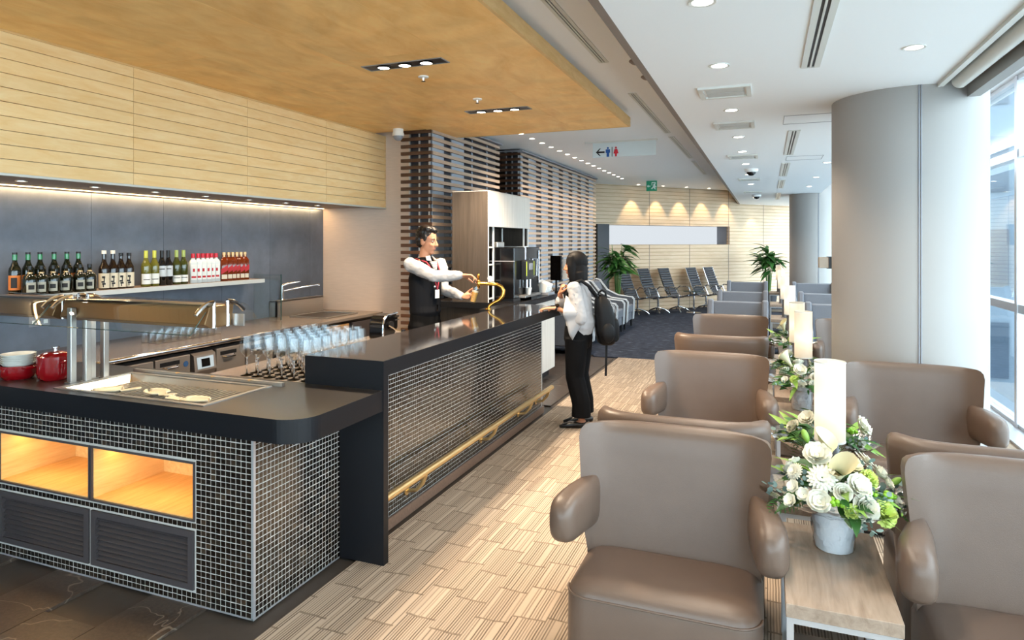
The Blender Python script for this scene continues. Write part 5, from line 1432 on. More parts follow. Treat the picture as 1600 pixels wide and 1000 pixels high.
def fl_rose(m_):
    mb = MB()
    for ring, (n, r0, r1, w, z0, z1, cu) in enumerate(((4, .002, .010, .012, .0, .034, -.002), (5, .004, .019, .018, -.002, .033, -.002), (6, .006, .029, .023, -.005, .029, -.006), (7, .007, .040, .027, -.008, .024, -.016))):
        for k in range(n): petal(mb, 2*PI*k/n + ring * 0.5, r0, r1, w, z0, z1, cu)
    return mb, m_
def fl_cup(m_):
    mb = MB()
    for ring, (n, r0, r1, w, z0, z1) in enumerate(((4, .003, .020, .018, .004, .034), (5, .004, .032, .023, 0, .034), (6, .004, .042, .024, -.004, .024))):
        for k in range(n): petal(mb, 2*PI*k/n + ring * 0.63, r0, r1, w, z0, z1, -.004, wv=.004, ph=k * 2.1)
    mb.ball((0, 0, 0.008), (0.008, 0.008, 0.010), 8, 6)
    return mb, m_
def fl_mum(m_):
    mb = MB()
    for ring, (n, r1, z1) in enumerate(((20, .042, .004), (18, .035, .014), (14, .026, .021), (9, .014, .025))):
        for k in range(n): petal(mb, 2*PI*k/n + ring * 0.17, .003, r1, .006, 0.004 * ring, z1, -.004, 4)
    return mb, m_
def fl_carn(m_):
    mb = MB()
    for ring, (n, r1, z1) in enumerate(((9, .040, .006), (8, .034, .018), (7, .025, .026), (5, .013, .030))):
        for k in range(n): petal(mb, 2*PI*k/n + ring * 0.4, .002, r1, .019, 0, z1, -.003, 6, wv=.006, ph=k * 1.7)
    return mb, m_
def fl_calla(m_):
    mb = MB()
    def fn(u, v):
        a = (v - 0.5) * 2 * PI * 0.93
        r = 0.008 + 0.030 * u ** 1.7 * (1 + 0.35 * math.cos(a))
        z = 0.10 * u + (0.03 * math.cos(a) * u * u)
        return (r * math.cos(a), r * math.sin(a), z)
    mb.grid(fn, 9, 16)
    return mb, m_
def fl_bud(m_):
    return MB().ball((0, 0, 0.014), (0.010, 0.010, 0.020), 10, 7), m_
def fl_small(m_):
    mb = MB()
    for ring in range(2):
        for k in range(6): petal(mb, 2*PI*k/6 + ring * 0.5, .001, .020 - ring * .006, .010, 0, .008 + ring * .006, 0, 4)
    return mb, m_
FM = {}
for nm, fn, m_ in (('rose', fl_rose, FW), ('lisianthus', fl_cup, FW), ('chrysanthemum', fl_mum, FW), ('green_carnation', fl_carn, FG), ('calla_lily', fl_calla, FY_), ('flower_bud', fl_bud, LEAFL), ('small_blossom', fl_small, FW), ('cream_lisianthus', fl_cup, FY_)):
    mb, mm = fn(m_); me = mb.mesh(nm, fix=False); me.materials.append(mm); me.shade_smooth(); FM[nm] = me
def leaf_mesh(nm, L_, w, bend, m_, n=7):
    mb = MB()
    def fn(u, v):
        ww_ = w * math.sin(PI * (0.04 + 0.94 * u) ** 0.8); t_ = (v - 0.5) * 2
        return (L_ * u, ww_ * t_, -bend * u * u + 0.18 * ww_ * abs(t_))
    mb.grid(fn, n, 5); me = mb.mesh(nm, fix=False); me.materials.append(m_); me.shade_smooth(); return me
FM['leaf'] = leaf_mesh('leaf', 0.11, 0.018, 0.04, LEAF); FM['long_leaf'] = leaf_mesh('long_leaf', 0.16, 0.015, 0.05, LEAFL)
FM['broad_leaf'] = leaf_mesh('broad_leaf', 0.09, 0.026, 0.03, LEAF)
mb = MB()
for k in range(9):
    for s in (-1, 1):
        L_ = 0.045 * math.sin(PI * (k + 1.5) / 11)
        x = 0.012 + k * 0.012
        mb.add([(x, 0, -0.0008 * k * k), (x + 0.008, s * L_ * 0.5, -0.0008 * k * k + 0.004), (x + 0.016, s * L_, -0.0008 * k * k), (x + 0.002, s * L_ * 0.55, -0.0008 * k * k)], [(0, 1, 2, 3)])
me = mb.mesh('fern', fix=False); me.materials.append(LEAF); FM['fern_frond'] = me
mb = MB()
for k in range(10):
    a = k * 2.4; x = 0.015 + k * 0.011
    mm = Matrix.Rotation(a, 3, 'X')
    mb.add([Vector((x, 0, 0)) + mm @ Vector((0.010 * math.cos(q), 0.012 + 0.011 * math.sin(q), 0.002)) for q in [2*PI*j/7 for j in range(7)]], [tuple(range(7))])
me = mb.mesh('eucalyptus', fix=False); me.materials.append(EUC); FM['eucalyptus_sprig'] = me
mb = MB()
random.seed(3)
for k in range(7): mb.ball((random.uniform(-.02, .02), random.uniform(-.018, .018), random.uniform(0, .018)), (0.008, 0.008, 0.010), 8, 6)
me = mb.mesh('berries', fix=False); me.materials.append(BERRY); me.shade_smooth(); FM['berry_cluster'] = me

FOIL = M('silver_paper_wrap', lin(244, 244, 244), 0.3, 0.0, bump=0.9, bscale=60, coord='Object')
FILM = thin_glass('cellophane', (0.88, 0.90, 0.92, 1), 3.5, 0.1)
def aim_euler(d):
    return Vector(d).to_track_quat('Z', 'Y').to_euler()
def make_bouquet(label, flowers, nleaf, seed, film=True, scale=1.0):
    t = thing('flower_arrangement', label, 'flowers', local=True, group='white flower arrangements in silver pots')
    rnd = random.Random(seed)
    def pw_(u, v):
        a = 2 * PI * u; z = 0.002 + 0.15 * v
        n_ = noise.noise(Vector((math.cos(a) * 5, math.sin(a) * 5, z * 45 + 3 * seed))) + 0.6 * noise.noise(Vector((math.cos(a) * 13, math.sin(a) * 13, z * 90 + seed)))
        r = 0.062 + 0.014 * v + 0.0035 * n_
        return (r * math.cos(a), r * math.sin(a), z)
    build('pot', MB().grid(pw_, 56, 16, cu=True).lathe([(0.001, 0.003), (0.060, 0.003)], 24, (0, 0, 0), False).lathe([(0.073, 0.14), (0.001, 0.125)], 24, (0, 0, 0), False), FOIL, t, smooth=18)
    def wr(u, v):
        a = 2 * PI * u; z = 0.003 + 0.15 * v
        n_ = noise.noise(Vector((math.cos(a) * 4, math.sin(a) * 4, z * 30 + seed)))
        r = 0.067 + 0.014 * v + 0.005 * n_
        return (r * math.cos(a), r * math.sin(a), z)
    build('crinkled_wrap', MB().grid(wr, 60, 14, cu=True), FILM, t, smooth=25)
    if film:
        def fn(u, v):
            a = 2 * PI * u
            n_ = noise.noise(Vector((math.cos(a) * 2.2, math.sin(a) * 2.2, v * 1.5 + seed)))
            n2 = noise.noise(Vector((math.cos(a) * 7, math.sin(a) * 7, v * 4 + seed)))
            r = 0.085 + v * (0.155 + 0.07 * n_) + 0.006 * n2
            z = 0.145 + 0.055 * v ** 1.5 + 0.035 * n_ * v + 0.012 * n2
            return (r * math.cos(a), r * math.sin(a), z)
        build('cellophane_collar', MB().grid(fn, 72, 9, cu=True), FILM, t, smooth=25)
    for (nm, x, y, z, s, tx, ty) in flowers:
        o = bpy.data.objects.new(nm, FM[nm]); col.objects.link(o); o.parent = t
        o.location = (x, y, z); o.scale = (s, s, s); o.rotation_euler = aim_euler((x * 2.2 + tx, y * 2.2 + ty, 0.5))
    for k in range(nleaf):
        a = rnd.uniform(0, 2 * PI); r = rnd.uniform(0.02, 0.15); z = 0.17 + rnd.uniform(0, 0.13) * (1 - r / 0.2)
        nm = rnd.choice(['leaf', 'leaf', 'broad_leaf', 'fern_frond', 'eucalyptus_sprig', 'long_leaf'])
        o = bpy.data.objects.new(nm, FM[nm]); col.objects.link(o); o.parent = t
        o.location = (r * math.cos(a), r * math.sin(a), z)
        o.rotation_euler = (rnd.uniform(-0.6, 0.6), rnd.uniform(-0.75, 0.25), a + rnd.uniform(-0.6, 0.6))
        s = rnd.uniform(0.8, 1.2); o.scale = (s, s, s)
    return t
FL1 = [('rose', 0.025, -0.16, 0.205, 1.15, 0, -0.5), ('green_carnation', 0.095, -0.145, 0.18, 1.15, 0.1, -0.5), ('lisianthus', -0.115, -0.13, 0.215, 0.95, -0.1, -0.5), ('chrysanthemum', -0.09, -0.10, 0.285, 1.2, -0.15, -0.5),
       ('lisianthus', -0.075, -0.03, 0.335, 1.15, 0, -0.3), ('calla_lily', -0.025, -0.07, 0.26, 1.15, -0.1, -0.25), ('lisianthus', 0.02, -0.12, 0.26, 1.05, 0.05, -0.4), ('cream_lisianthus', 0.045, -0.03, 0.300, 0.9, 0.1, -0.35),
       ('green_carnation', 0.085, -0.07, 0.27, 0.9, 0.2, -0.3), ('chrysanthemum', 0.105, -0.01, 0.31, 1.1, 0.3, -0.15), ('calla_lily', -0.005, 0.06, 0.27, 1.05, 0.1, -0.1), ('small_blossom', -0.17, -0.06, 0.24, 1.2, -0.3, -0.2),
       ('small_blossom', -0.15, -0.09, 0.225, 1.2, -0.2, -0.5), ('small_blossom', 0.155, -0.06, 0.25, 1.3, 0.3, -0.3), ('small_blossom', 0.165, -0.09, 0.20, 1.3, 0.3, -0.5), ('flower_bud', 0.19, -0.03, 0.24, 1.2, 0.4, 0), ('berry_cluster', -0.065, -0.15, 0.21, 1.1, 0, -0.4),
       ('berry_cluster', 0.14, -0.10, 0.215, 1.1, 0.2, -0.5), ('chrysanthemum', -0.15, -0.02, 0.28, 0.8, -0.4, -0.2), ('rose', 0.0, 0.10, 0.28, 1.0, 0, 0.3), ('lisianthus', 0.10, 0.10, 0.25, 1.0, 0.2, 0.4), ('lisianthus', -0.10, 0.09, 0.25, 1.0, -0.2, 0.4), ('green_carnation', -0.02, -0.165, 0.195, 0.7, 0, -0.6), ('flower_bud', -0.06, 0.08, 0.36, 1.3, 0, 0), ('rose', -0.01, -0.155, 0.165, 0.8, -0.1, -0.9), ('rose', -0.04, -0.14, 0.25, 0.8, -0.1, -0.5), ('small_blossom', -0.19, -0.08, 0.2, 1.2, -0.3, -0.3), ('rose', 0.14, -0.04, 0.28, 0.75, 0.3, -0.2), ('berry_cluster', 0.06, -0.13, 0.235, 0.9, 0, -0.4)]
bq1 = make_bouquet('nearest large white and green flower arrangement in a wrapped silver pot', FL1, 80, 1); bq1.location = (0.226, 2.62, 0.55); bq1.rotation_euler = (0, 0, YAW)
FL2 = [('lisianthus', -0.05, -0.08, 0.29, 1.1, 0, -0.4), ('rose', 0.05, -0.10, 0.24, 1.0, 0, -0.5), ('lisianthus', 0.12, -0.07, 0.22, 1.0, 0.2, -0.4), ('lisianthus', 0.02, -0.14, 0.20, 0.85, 0, -0.6), ('green_carnation', 0.09, -0.12, 0.19, 0.9, 0.1, -0.5), ('rose', -0.06, -0.13, 0.20, 0.9, -0.1, -0.5), ('calla_lily', -0.08, -0.02, 0.31, 1.1, -0.2, 0), ('chrysanthemum', 0.08, -0.02, 0.28, 1.0, 0.2, -0.1), ('green_carnation', -0.09, -0.09, 0.23, 0.8, -0.2, -0.4), ('small_blossom', -0.14, -0.05, 0.22, 1.3, -0.2, -0.3), ('lisianthus', 0.0, 0.05, 0.31, 1.0, 0, 0.1), ('rose', 0.10, 0.07, 0.25, 1.0, 0.1, 0.3), ('lisianthus', -0.08, 0.09, 0.24, 1.0, 0, 0.3), ('small_blossom', 0.15, -0.01, 0.24, 1.3, 0.2, -0.2)]
bq2 = make_bouquet('white flower arrangement in a silver pot on the second-pair table', FL2, 55, 5); bq2.location = (0.215, 4.72, 0.55); bq2.rotation_euler = (0, 0, YAW); bq2.scale = (0.92,) * 3
FL3 = [('lisianthus', -0.09, -0.05, 0.29, 0.9, -0.2, -0.2), ('calla_lily', -0.02, -0.06, 0.30, 1.2, 0, -0.2), ('lisianthus', 0.14, -0.07, 0.26, 1.1, 0.3, -0.3), ('flower_bud', -0.05, -0.08, 0.36, 1.4, 0, 0), ('small_blossom', 0.17, -0.02, 0.22, 1.3, 0.3, -0.2), ('small_blossom', 0.12, -0.11, 0.2, 1.2, 0.2, -0.4), ('rose', -0.13, 0.0, 0.24, 0.9, -0.3, 0), ('rose', 0.06, 0.08, 0.27, 1.0, 0, 0.3), ('berry_cluster', 0.09, -0.1, 0.24, 1.0, 0, -0.3)]
bq3 = make_bouquet('leafy white flower arrangement directly behind the nearest lamp', FL3, 95, 9); bq3.location = (0.24, 3.36, 0.55); bq3.rotation_euler = (0, 0, YAW)
dup(bq3, (0.20, 5.42, 0.55), YAW + 2.0, 'small leafy flower arrangement beside the pillar lamps', scale=0.85)
dup(bq2, (0.17, 6.55, 0.55), YAW + 0.7, 'distant white flower arrangement past the pillar', scale=0.95)

# ---- potted plants
def make_plant(label, loc, nstem, h, seed):
    rnd = random.Random(seed)
    t = thing('potted_plant', label, 'plant', loc, 0, None, local=True)
    build('planter', MB().lathe([(0.16, 0), (0.20, 0.42), (0.185, 0.42), (0.18, 0.38), (0.001, 0.38)], 28, (0, 0, 0), False), M('charcoal_planter', lin(54, 54, 58), 0.5) if 'charcoal_planter' not in bpy.data.materials else bpy.data.materials['charcoal_planter'], t)
    lm = FM['plant_leaf']
    for k in range(nstem):
        a = 2 * PI * k / nstem + rnd.uniform(-.3, .3); hh = h * rnd.uniform(0.75, 1.0); out = rnd.uniform(0.08, 0.22)
        top = (out * math.cos(a), out * math.sin(a), hh)
        build('stem', MB().tube([(0.03 * math.cos(a), 0.03 * math.sin(a), 0.36), (out * 0.5 * math.cos(a), out * 0.5 * math.sin(a), hh * 0.7), top], [0.012, 0.009, 0.006], 6), STEM, t)
        for j in range(11):
            o = bpy.data.objects.new('leaf', lm); col.objects.link(o); o.parent = t
            f = rnd.uniform(0.5, 1.0)
            o.location = (top[0] * f, top[1] * f, hh * (0.5 + 0.5 * f)); s = rnd.uniform(0.8, 1.25); o.scale = (s, s, s)
            o.rotation_euler = (rnd.uniform(-.4, .4), rnd.uniform(-0.9, 0.35), a + rnd.uniform(-1.4, 1.4))
FM['plant_leaf'] = leaf_mesh('plant_leaf', 0.36, 0.045, 0.14, LEAF, 8)
make_plant('tall leafy green plant at the end of the slatted screen', (-3.0, 14.0, 0), 10, 1.62, 2)
make_plant('leafy green plant between the far pillar and the wooden wall', (0.05, 17.6, 0), 10, 1.6, 4)

# small square lamp on the near pillar
t = thing('wall_sconce', 'small square metal sconce on the side of the near pillar', 'sconce', (0.44, 5.45, 1.5))
build('bracket', MB().box(0.42, 0.47, 5.40, 5.47, 1.455, 1.545), BLACKP, t, smooth=0)
build('box', MB().box(0.365, 0.43, 5.39, 5.48, 1.46, 1.54), M('sconce_taupe', lin(170, 156, 140), 0.4, 0.3), t, smooth=0, bevel=0.003)

# ================================================================ PEOPLE
Rv = Vector((RX, RY, 0)); Fv = Vector((-RY, RX, 0)); Uz = Vector((0, 0, 1))
def limb(mb, pts, rads, n=14, ref=None, rnd=True):
    """closed loft of ellipses along a polyline; rads are r or (r_side, r_ref) pairs"""
    pts = [Vector(p) for p in pts]
    rads = [(r, r) if not isinstance(r, (tuple, list)) else r for r in rads]
    if rnd:
        d0 = (pts[0] - pts[1]).normalized(); d1 = (pts[-1] - pts[-2]).normalized()
        a = min(rads[0]); b = min(rads[-1])
        pts = [pts[0] + d0 * a * 0.85, pts[0] + d0 * a * 0.55] + pts + [pts[-1] + d1 * b * 0.55, pts[-1] + d1 * b * 0.85]
        rads = [tuple(q * 0.35 for q in rads[0]), tuple(q * 0.8 for q in rads[0])] + rads + [tuple(q * 0.8 for q in rads[-1]), tuple(q * 0.35 for q in rads[-1])]
    rings = []
    for i, p in enumerate(pts):
        t = (pts[min(i+1, len(pts)-1)] - pts[max(i-1, 0)]).normalized()
        r_ = Vector(ref) if ref is not None else (Uz if abs(t.z) < 0.9 else Vector((1, 0, 0)))
        v = (r_ - t * r_.dot(t))
        if v.length < 1e-4: v = t.orthogonal()
        v.normalize(); u = v.cross(t)
        ra, rb = rads[i]
        rings.append([p + u * (ra * math.cos(2*PI*k/n)) + v * (rb * math.sin(2*PI*k/n)) for k in range(n)])
    mb.loft(rings)
    return mb
def hand(mb, w, hd, hn, thumb, curl=(0.5, 0.5, 0.5, 0.5), sc=1.0, thumb_bend=0.4):
    w = Vector(w); hd = Vector(hd).normalized(); hn = Vector(hn); hn = (hn - hd * hn.dot(hd)).normalized()
    ht = Vector(thumb); ht = (ht - hd * ht.dot(hd) - hn * ht.dot(hn)).normalized()
    limb(mb, [w - hd * 0.03 * sc, w, w + hd * 0.045 * sc, w + hd * 0.088 * sc], [(0.026 * sc, 0.020 * sc), (0.027 * sc, 0.019 * sc), (0.040 * sc, 0.015 * sc), (0.041 * sc, 0.012 * sc)], 14, ref=hn)
    ln = (0.92, 1.05, 0.98, 0.80)
    for i in range(4):
        p = w + hd * (0.084 - 0.004 * abs(i - 1)) * sc + ht * (0.031 - 0.0205 * i) * sc
        pts = [p - hd * 0.02 * sc]; a = 0.0; q = p; pts.append(q)
        for k, L_ in enumerate((0.040, 0.027, 0.021)):
            a += curl[i] * (0.7 if k == 0 else 1.0)
            d_ = (hd * math.cos(a) + hn * math.sin(a) + ht * (0.06 * (1.5 - i))).normalized()
            q = q + d_ * L_ * ln[i] * sc; pts.append(q)
        limb(mb, pts, [0.0092 * sc, 0.0094 * sc, 0.0090 * sc, 0.0082 * sc, 0.0070 * sc], 10, ref=hn)
    p = w + hd * 0.022 * sc + ht * 0.022 * sc
    d1 = (hd * 0.62 + ht * 0.75 + hn * 0.25).normalized(); d2 = (hd * 0.9 + ht * (0.45 - thumb_bend) + hn * (0.2 + thumb_bend)).normalized()
    limb(mb, [p, p + d1 * 0.045 * sc, p + d1 * 0.045 * sc + d2 * 0.033 * sc, p + d1 * 0.045 * sc + d2 * 0.060 * sc], [0.014 * sc, 0.0115 * sc, 0.0105 * sc, 0.008 * sc], 10, ref=hn)
def remesh(o, voxel, sm=6, fac=0.5):
    r = o.modifiers.new('remesh', 'REMESH'); r.mode = 'VOXEL'; r.voxel_size = voxel; r.use_smooth_shade = True
    if sm:
        s = o.modifiers.new('smooth', 'SMOOTH'); s.factor = fac; s.iterations = sm
    return o
class Fig:
    def __init__(self, base): self.b = Vector(base)
    def __call__(self, s, d, z): return self.b + Rv * s + Fv * d + Uz * z
def head(mb, c, f, up=Uz, k=1.0, male=True):
    f = Vector(f).normalized(); up = (Vector(up) - f * Vector(up).dot(f)).normalized(); l = up.cross(f)
    Mx = Matrix((f, l, up)).transposed()
    H_ = lambda x, y, z: Vector(c) + (f * x + l * y + up * z) * k
    B = lambda p, r: mb.ball(H_(*p), tuple(q * k for q in r), 22, 14, Mx)
    B((-0.010, 0, 0.035), (0.098, 0.076, 0.098)); B((0.022, 0, -0.035), (0.070, 0.060, 0.084))
    B((0.058, 0, -0.098), (0.028, 0.026, 0.022)); B((0.070, 0, 0.026), (0.022, 0.048, 0.012))
    B((0.060, 0.033, -0.032), (0.026, 0.022, 0.026)); B((0.060, -0.033, -0.032), (0.026, 0.022, 0.026))
    limb(mb, [H_(0.088, 0, 0.012), H_(0.100, 0, -0.012), H_(0.108, 0, -0.030)], [0.009 * k, 0.011 * k, 0.0135 * k], 10)
    B((0.098, 0.010, -0.034), (0.011, 0.009, 0.008)); B((0.098, -0.010, -0.034), (0.011, 0.009, 0.008))
    B((0.086, 0, -0.058), (0.010, 0.022, 0.006)); B((0.083, 0, -0.069), (0.010, 0.019, 0.007))
    for s in (-1, 1) if male else ():
        B((-0.004, s * 0.077, -0.010), (0.022, 0.010, 0.033))
    return H_, Mx

SKIN = M('skin', lin(172, 124, 98), 0.5, spec=0.35); SKIN2 = M('skin_tan', lin(170, 118, 90), 0.5, spec=0.35)
HAIRB = M('black_hair', lin(24, 19, 18), 0.38, spec=0.45, noisy=0.3, nscale=60, stretch=(6, 6, 0.6)); HAIRW = M('dark_brown_hair', lin(15, 11, 10), 0.6, spec=0.2, noisy=0.2, nscale=60, stretch=(6, 6, 0.5))
SHIRT = M('white_shirt_cotton', lin(158, 157, 158), 0.75, bump=0.5, bscale=16, spec=0.2); VEST = M('black_waistcoat', lin(15, 16, 20), 0.75, spec=0.15)
TROUS = M('black_trousers', lin(10, 10, 12), 0.8, spec=0.12, bump=0.3, bscale=12); SHOE = M('black_shoe_leather', lin(16, 16, 18), 0.3)
EYEW = M('eye_white', lin(176, 168, 160), 0.3); IRIS = M('dark_iris', lin(36, 24, 18), 0.2); LIP = M('lip_tint', lin(186, 118, 104), 0.5)

# ---------------------------------------------------------------- bartender
mp = Fig((-2.99, 5.40, 0))
man = thing('person', 'bartender in white shirt and black waistcoat pouring from the brass tap', 'person', (-2.99, 5.40, 0))
cn = (Rv * 0.80 - Fv * 0.60).normalized(); cl = Uz.cross(cn)      # chest direction and the man's left
C0 = lambda z, k=0.0, s=0.0: mp(0.012, 0, z) + cn * k + cl * s
sk = MB()
hf = (Rv * 0.93 - Fv * 0.36 + Uz * -0.10)
HM, HMx = head(sk, mp(0.030, -0.01, 1.664), hf)
limb(sk, [mp(0.0, -0.0, 1.44), mp(0.008, -0.003, 1.53), mp(0.02, -0.006, 1.60)], [0.062, 0.052, 0.052], 16)
RSH, REL, RWR = mp(-0.105, -0.17, 1.452), mp(0.125, -0.25, 1.345), mp(0.345, -0.222, 1.352)
LSH, LEL, LWR = mp(0.135, 0.15, 1.446), mp(0.175, 0.10, 1.205), mp(0.355, -0.13, 1.160)
limb(sk, [C0(0.90), C0(1.05), C0(1.25), C0(1.40), C0(1.46)], [(0.15, 0.10), (0.135, 0.095), (0.155, 0.105), (0.16, 0.10), (0.10, 0.07)], 18, ref=cn)
limb(sk, [RSH, REL, RWR], [0.045, 0.036, 0.026], 12); limb(sk, [LSH, LEL, LWR], [0.045, 0.036, 0.026], 12)
hand(sk, RWR + Rv * 0.03, Rv * 0.97 + Uz * -0.05 + Fv * 0.03, -Uz * 0.9 - Fv * 0.3, Fv, (0.55, 0.6, 0.65, 0.7), 1.0)
hand(sk, LWR + (Rv * 0.8 - Fv * 0.5).normalized() * 0.02, Rv * 0.9 - Fv * 0.42 + Uz * 0.02, -Fv * 0.4 + Rv * -0.1 + Uz * 0.5, Uz * 0.8 + Fv * 0.6, (0.75, 0.75, 0.75, 0.75), 1.0)
hipL, hipR = C0(0.90, 0, 0.09), C0(0.90, 0, -0.09)
for hp, sd in ((hipL, 0.10), (hipR, -0.10)):
    an = C0(0.09, -0.02, sd); kn = C0(0.49, 0.02, sd)
    limb(sk, [hp, kn, an], [0.075, 0.052, 0.036], 12)
    limb(sk, [an - Uz * 0.03, an - Uz * 0.05 + cn * 0.13], [0.034, 0.028], 12)
remesh(build('body', sk, SKIN, man), 0.0052, 4)
tr_ = MB()
limb(tr_, [C0(0.86), C0(0.95), C0(1.06)], [(0.168, 0.120), (0.166, 0.116), (0.152, 0.108)], 20, ref=cn)
for hp, sd in ((hipL, 0.10), (hipR, -0.10)):
    limb(tr_, [hp - Uz * 0.02, C0(0.49, 0.02, sd), C0(0.10, -0.01, sd)], [0.098, 0.075, 0.066], 14)
remesh(build('trousers', tr_, TROUS, man), 0.008, 5)
sh = MB()
limb(sh, [C0(1.04), C0(1.20), C0(1.34), C0(1.42), C0(1.465)], [(0.130, 0.09), (0.145, 0.098), (0.158, 0.10), (0.150, 0.092), (0.09, 0.07)], 20, ref=cn)
for S_, E_, W_ in ((RSH, REL, RWR), (LSH, LEL, LWR)):
    d_ = (W_ - E_).normalized()
    limb(sh, [S_, S_.lerp(E_, 0.3), S_.lerp(E_, 0.65), E_, E_.lerp(W_, 0.4), E_.lerp(W_, 0.85), W_ + d_ * 0.005], [0.066, 0.064, 0.058, 0.056, 0.053, 0.044, 0.040], 16)
limb(sh, [mp(0.002, 0, 1.475), mp(0.008, -0.002, 1.515)], [0.066, 0.060], 18, rnd=False)
o = remesh(build('shirt', sh, SHIRT, man), 0.007, 4)
dt = bpy.data.textures.new('cloth_folds', 'CLOUDS'); dt.noise_scale = 0.075
ds = o.modifiers.new('folds', 'DISPLACE'); ds.texture = dt; ds.strength = 0.022; ds.mid_level = 0.5; ds.texture_coords = 'GLOBAL'
vt = MB()
limb(vt, [C0(1.00, 0.004), C0(1.06), C0(1.20), C0(1.32), C0(1.41), C0(1.455)], [(0.166, 0.124), (0.165, 0.122), (0.172, 0.130), (0.176, 0.130), (0.150, 0.118), (0.098, 0.086)], 22, ref=cn)
vo = remesh(build('waistcoat', vt, VEST, man), 0.008, 3)
vf = MB()
n_ = 9
vpts = []
for i in range(n_):
    z = 1.475 - i * 0.016; hw = 0.046 * (1 - i / (n_ - 1)) + 0.001
    k_ = 0.096 + 0.030 * (1 - (1 - i / (n_ - 1)) ** 2)
    vpts.append([C0(z, k_ + 0.012, -hw), C0(z, k_ + 0.018, 0), C0(z, k_ + 0.012, hw)])
for a_, b_ in zip(vpts[:-1], vpts[1:]): vf.add(a_ + b_, [(0, 1, 4, 3), (1, 2, 5, 4)])
o = build('shirt_front', vf, SHIRT, vo); md = o.modifiers.new('s', 'SOLIDIFY'); md.thickness = 0.006
for s_ in (-1, 1):
    cp_ = MB().add([C0(1.525, 0.050, s_ * 0.048), C0(1.530, 0.074, s_ * 0.012), C0(1.482, 0.112, s_ * 0.030), C0(1.488, 0.085, s_ * 0.066)], [(0, 1, 2, 3)])
    o = build('collar_point', cp_, SHIRT, man, smooth=0); md = o.modifiers.new('s', 'SOLIDIFY'); md.thickness = 0.005
hr = MB()
Bh = lambda p, r: hr.ball(HM(*p), r, 20, 12, HMx)
Bh((-0.020, 0, 0.058), (0.098, 0.083, 0.090)); Bh((-0.052, 0, 0.010), (0.062, 0.076, 0.080)); Bh((0.035, 0.01, 0.105), (0.055, 0.062, 0.036)); Bh((0.0, -0.03, 0.112), (0.07, 0.05, 0.036)); Bh((0.012, 0.074, 0.03), (0.022, 0.012, 0.036)); Bh((0.012, -0.074, 0.03), (0.022, 0.012, 0.036))
o = remesh(build('hair', hr, HAIRB, man), 0.006, 2); dt2 = bpy.data.textures.new('hair_locks', 'CLOUDS'); dt2.noise_scale = 0.022
ds = o.modifiers.new('locks', 'DISPLACE'); ds.texture = dt2; ds.strength = 0.016; ds.texture_coords = 'GLOBAL'
def face(HM_, Mx, par, k=1.0, hairm=None):
    for s in (-1, 1):
        e = build('eye', MB().ball(HM_(0.0785, s * 0.030, 0.004), (0.008 * k, 0.013 * k, 0.0055 * k), 12, 8, Mx), EYEW, par)
        build('iris', MB().ball(HM_(0.0842, s * 0.030, 0.004), (0.0035 * k, 0.0062 * k, 0.0065 * k), 10, 8, Mx), IRIS, e)
        build('eyebrow', MB().tube([HM_(0.087, s * 0.014, 0.026), HM_(0.087, s * 0.030, 0.031), HM_(0.076, s * 0.047, 0.027)], [0.0035 * k, 0.004 * k, 0.0022 * k], 6), hairm, par)
    build('lips', MB().ball(HM_(0.0885, 0, -0.0615), (0.008 * k, 0.021 * k, 0.0085 * k), 14, 8, Mx), LIP, par)
face(HM, HMx, man, 1.0, HAIRB)
for s_, sd in ((1, 0.10), (-1, -0.10)):
    b_ = MB(); an = C0(0.05, 0, sd)
    limb(b_, [an - cn * 0.07 - Uz * 0.012, an + cn * 0.02 - Uz * 0.010, an + cn * 0.15 - Uz * 0.022], [(0.038, 0.036), (0.046, 0.038), (0.040, 0.024)], 16)
    build('shoe', b_, SHOE, man, smooth=80)
LAN = M('red_striped_lanyard', lin(150, 40, 56), 0.6)
bd = C0(1.175, 0.142, 0.012)
for s_ in (-1, 1):
    build('lanyard', MB().tube([mp(-0.045, 0, 1.50) + cl * s_ * 0.045, C0(1.47, 0.085, s_ * 0.068), C0(1.40, 0.132, s_ * 0.052), C0(1.30, 0.150, s_ * 0.026), C0(1.215, 0.146, 0.012)], 0.0065, 6), LAN, man)
Mc = Matrix((cl, cn, Uz)).transposed()
build('name_badge', MB().obox(bd, (0.054, 0.004, 0.078), Mc), WHITEP, man, smooth=0)
build('badge_reel', MB().ball(C0(1.245, 0.148, -0.03), (0.014, 0.010, 0.014)), CHROME, man)
build('keys', MB().obox(C0(1.045, 0.135, 0.02), (0.018, 0.008, 0.06), Mc), CHROME, man, smooth=0)
# the beer glass in his hand
gl_c = mp(0.468, -0.222, 1.105); gl_ax = (Rv * 0.24 + Uz * 0.97).normalized()
Mg = Matrix((gl_ax.orthogonal().normalized(), gl_ax.cross(gl_ax.orthogonal().normalized()), gl_ax)).transposed()
bgl = thing('beer_glass', 'slim tilted beer glass held under the brass tap', 'glass', tuple(gl_c))
build('glass', MB().lathe([(0.001, 0), (0.024, 0), (0.026, 0.004), (0.032, 0.150), (0.0305, 0.150), (0.0245, 0.010), (0.001, 0.010)], 24, gl_c, False, Mg), GLS, bgl)
build('beer', MB().lathe([(0.0235, 0.012), (0.0285, 0.10)], 24, gl_c, True, Mg), M('amber_beer', lin(206, 150, 70), 0.1, spec=0.5), bgl)
build('foam', MB().lathe([(0.0286, 0.10), (0.0292, 0.114)], 24, gl_c, True, Mg), CREAM, bgl)

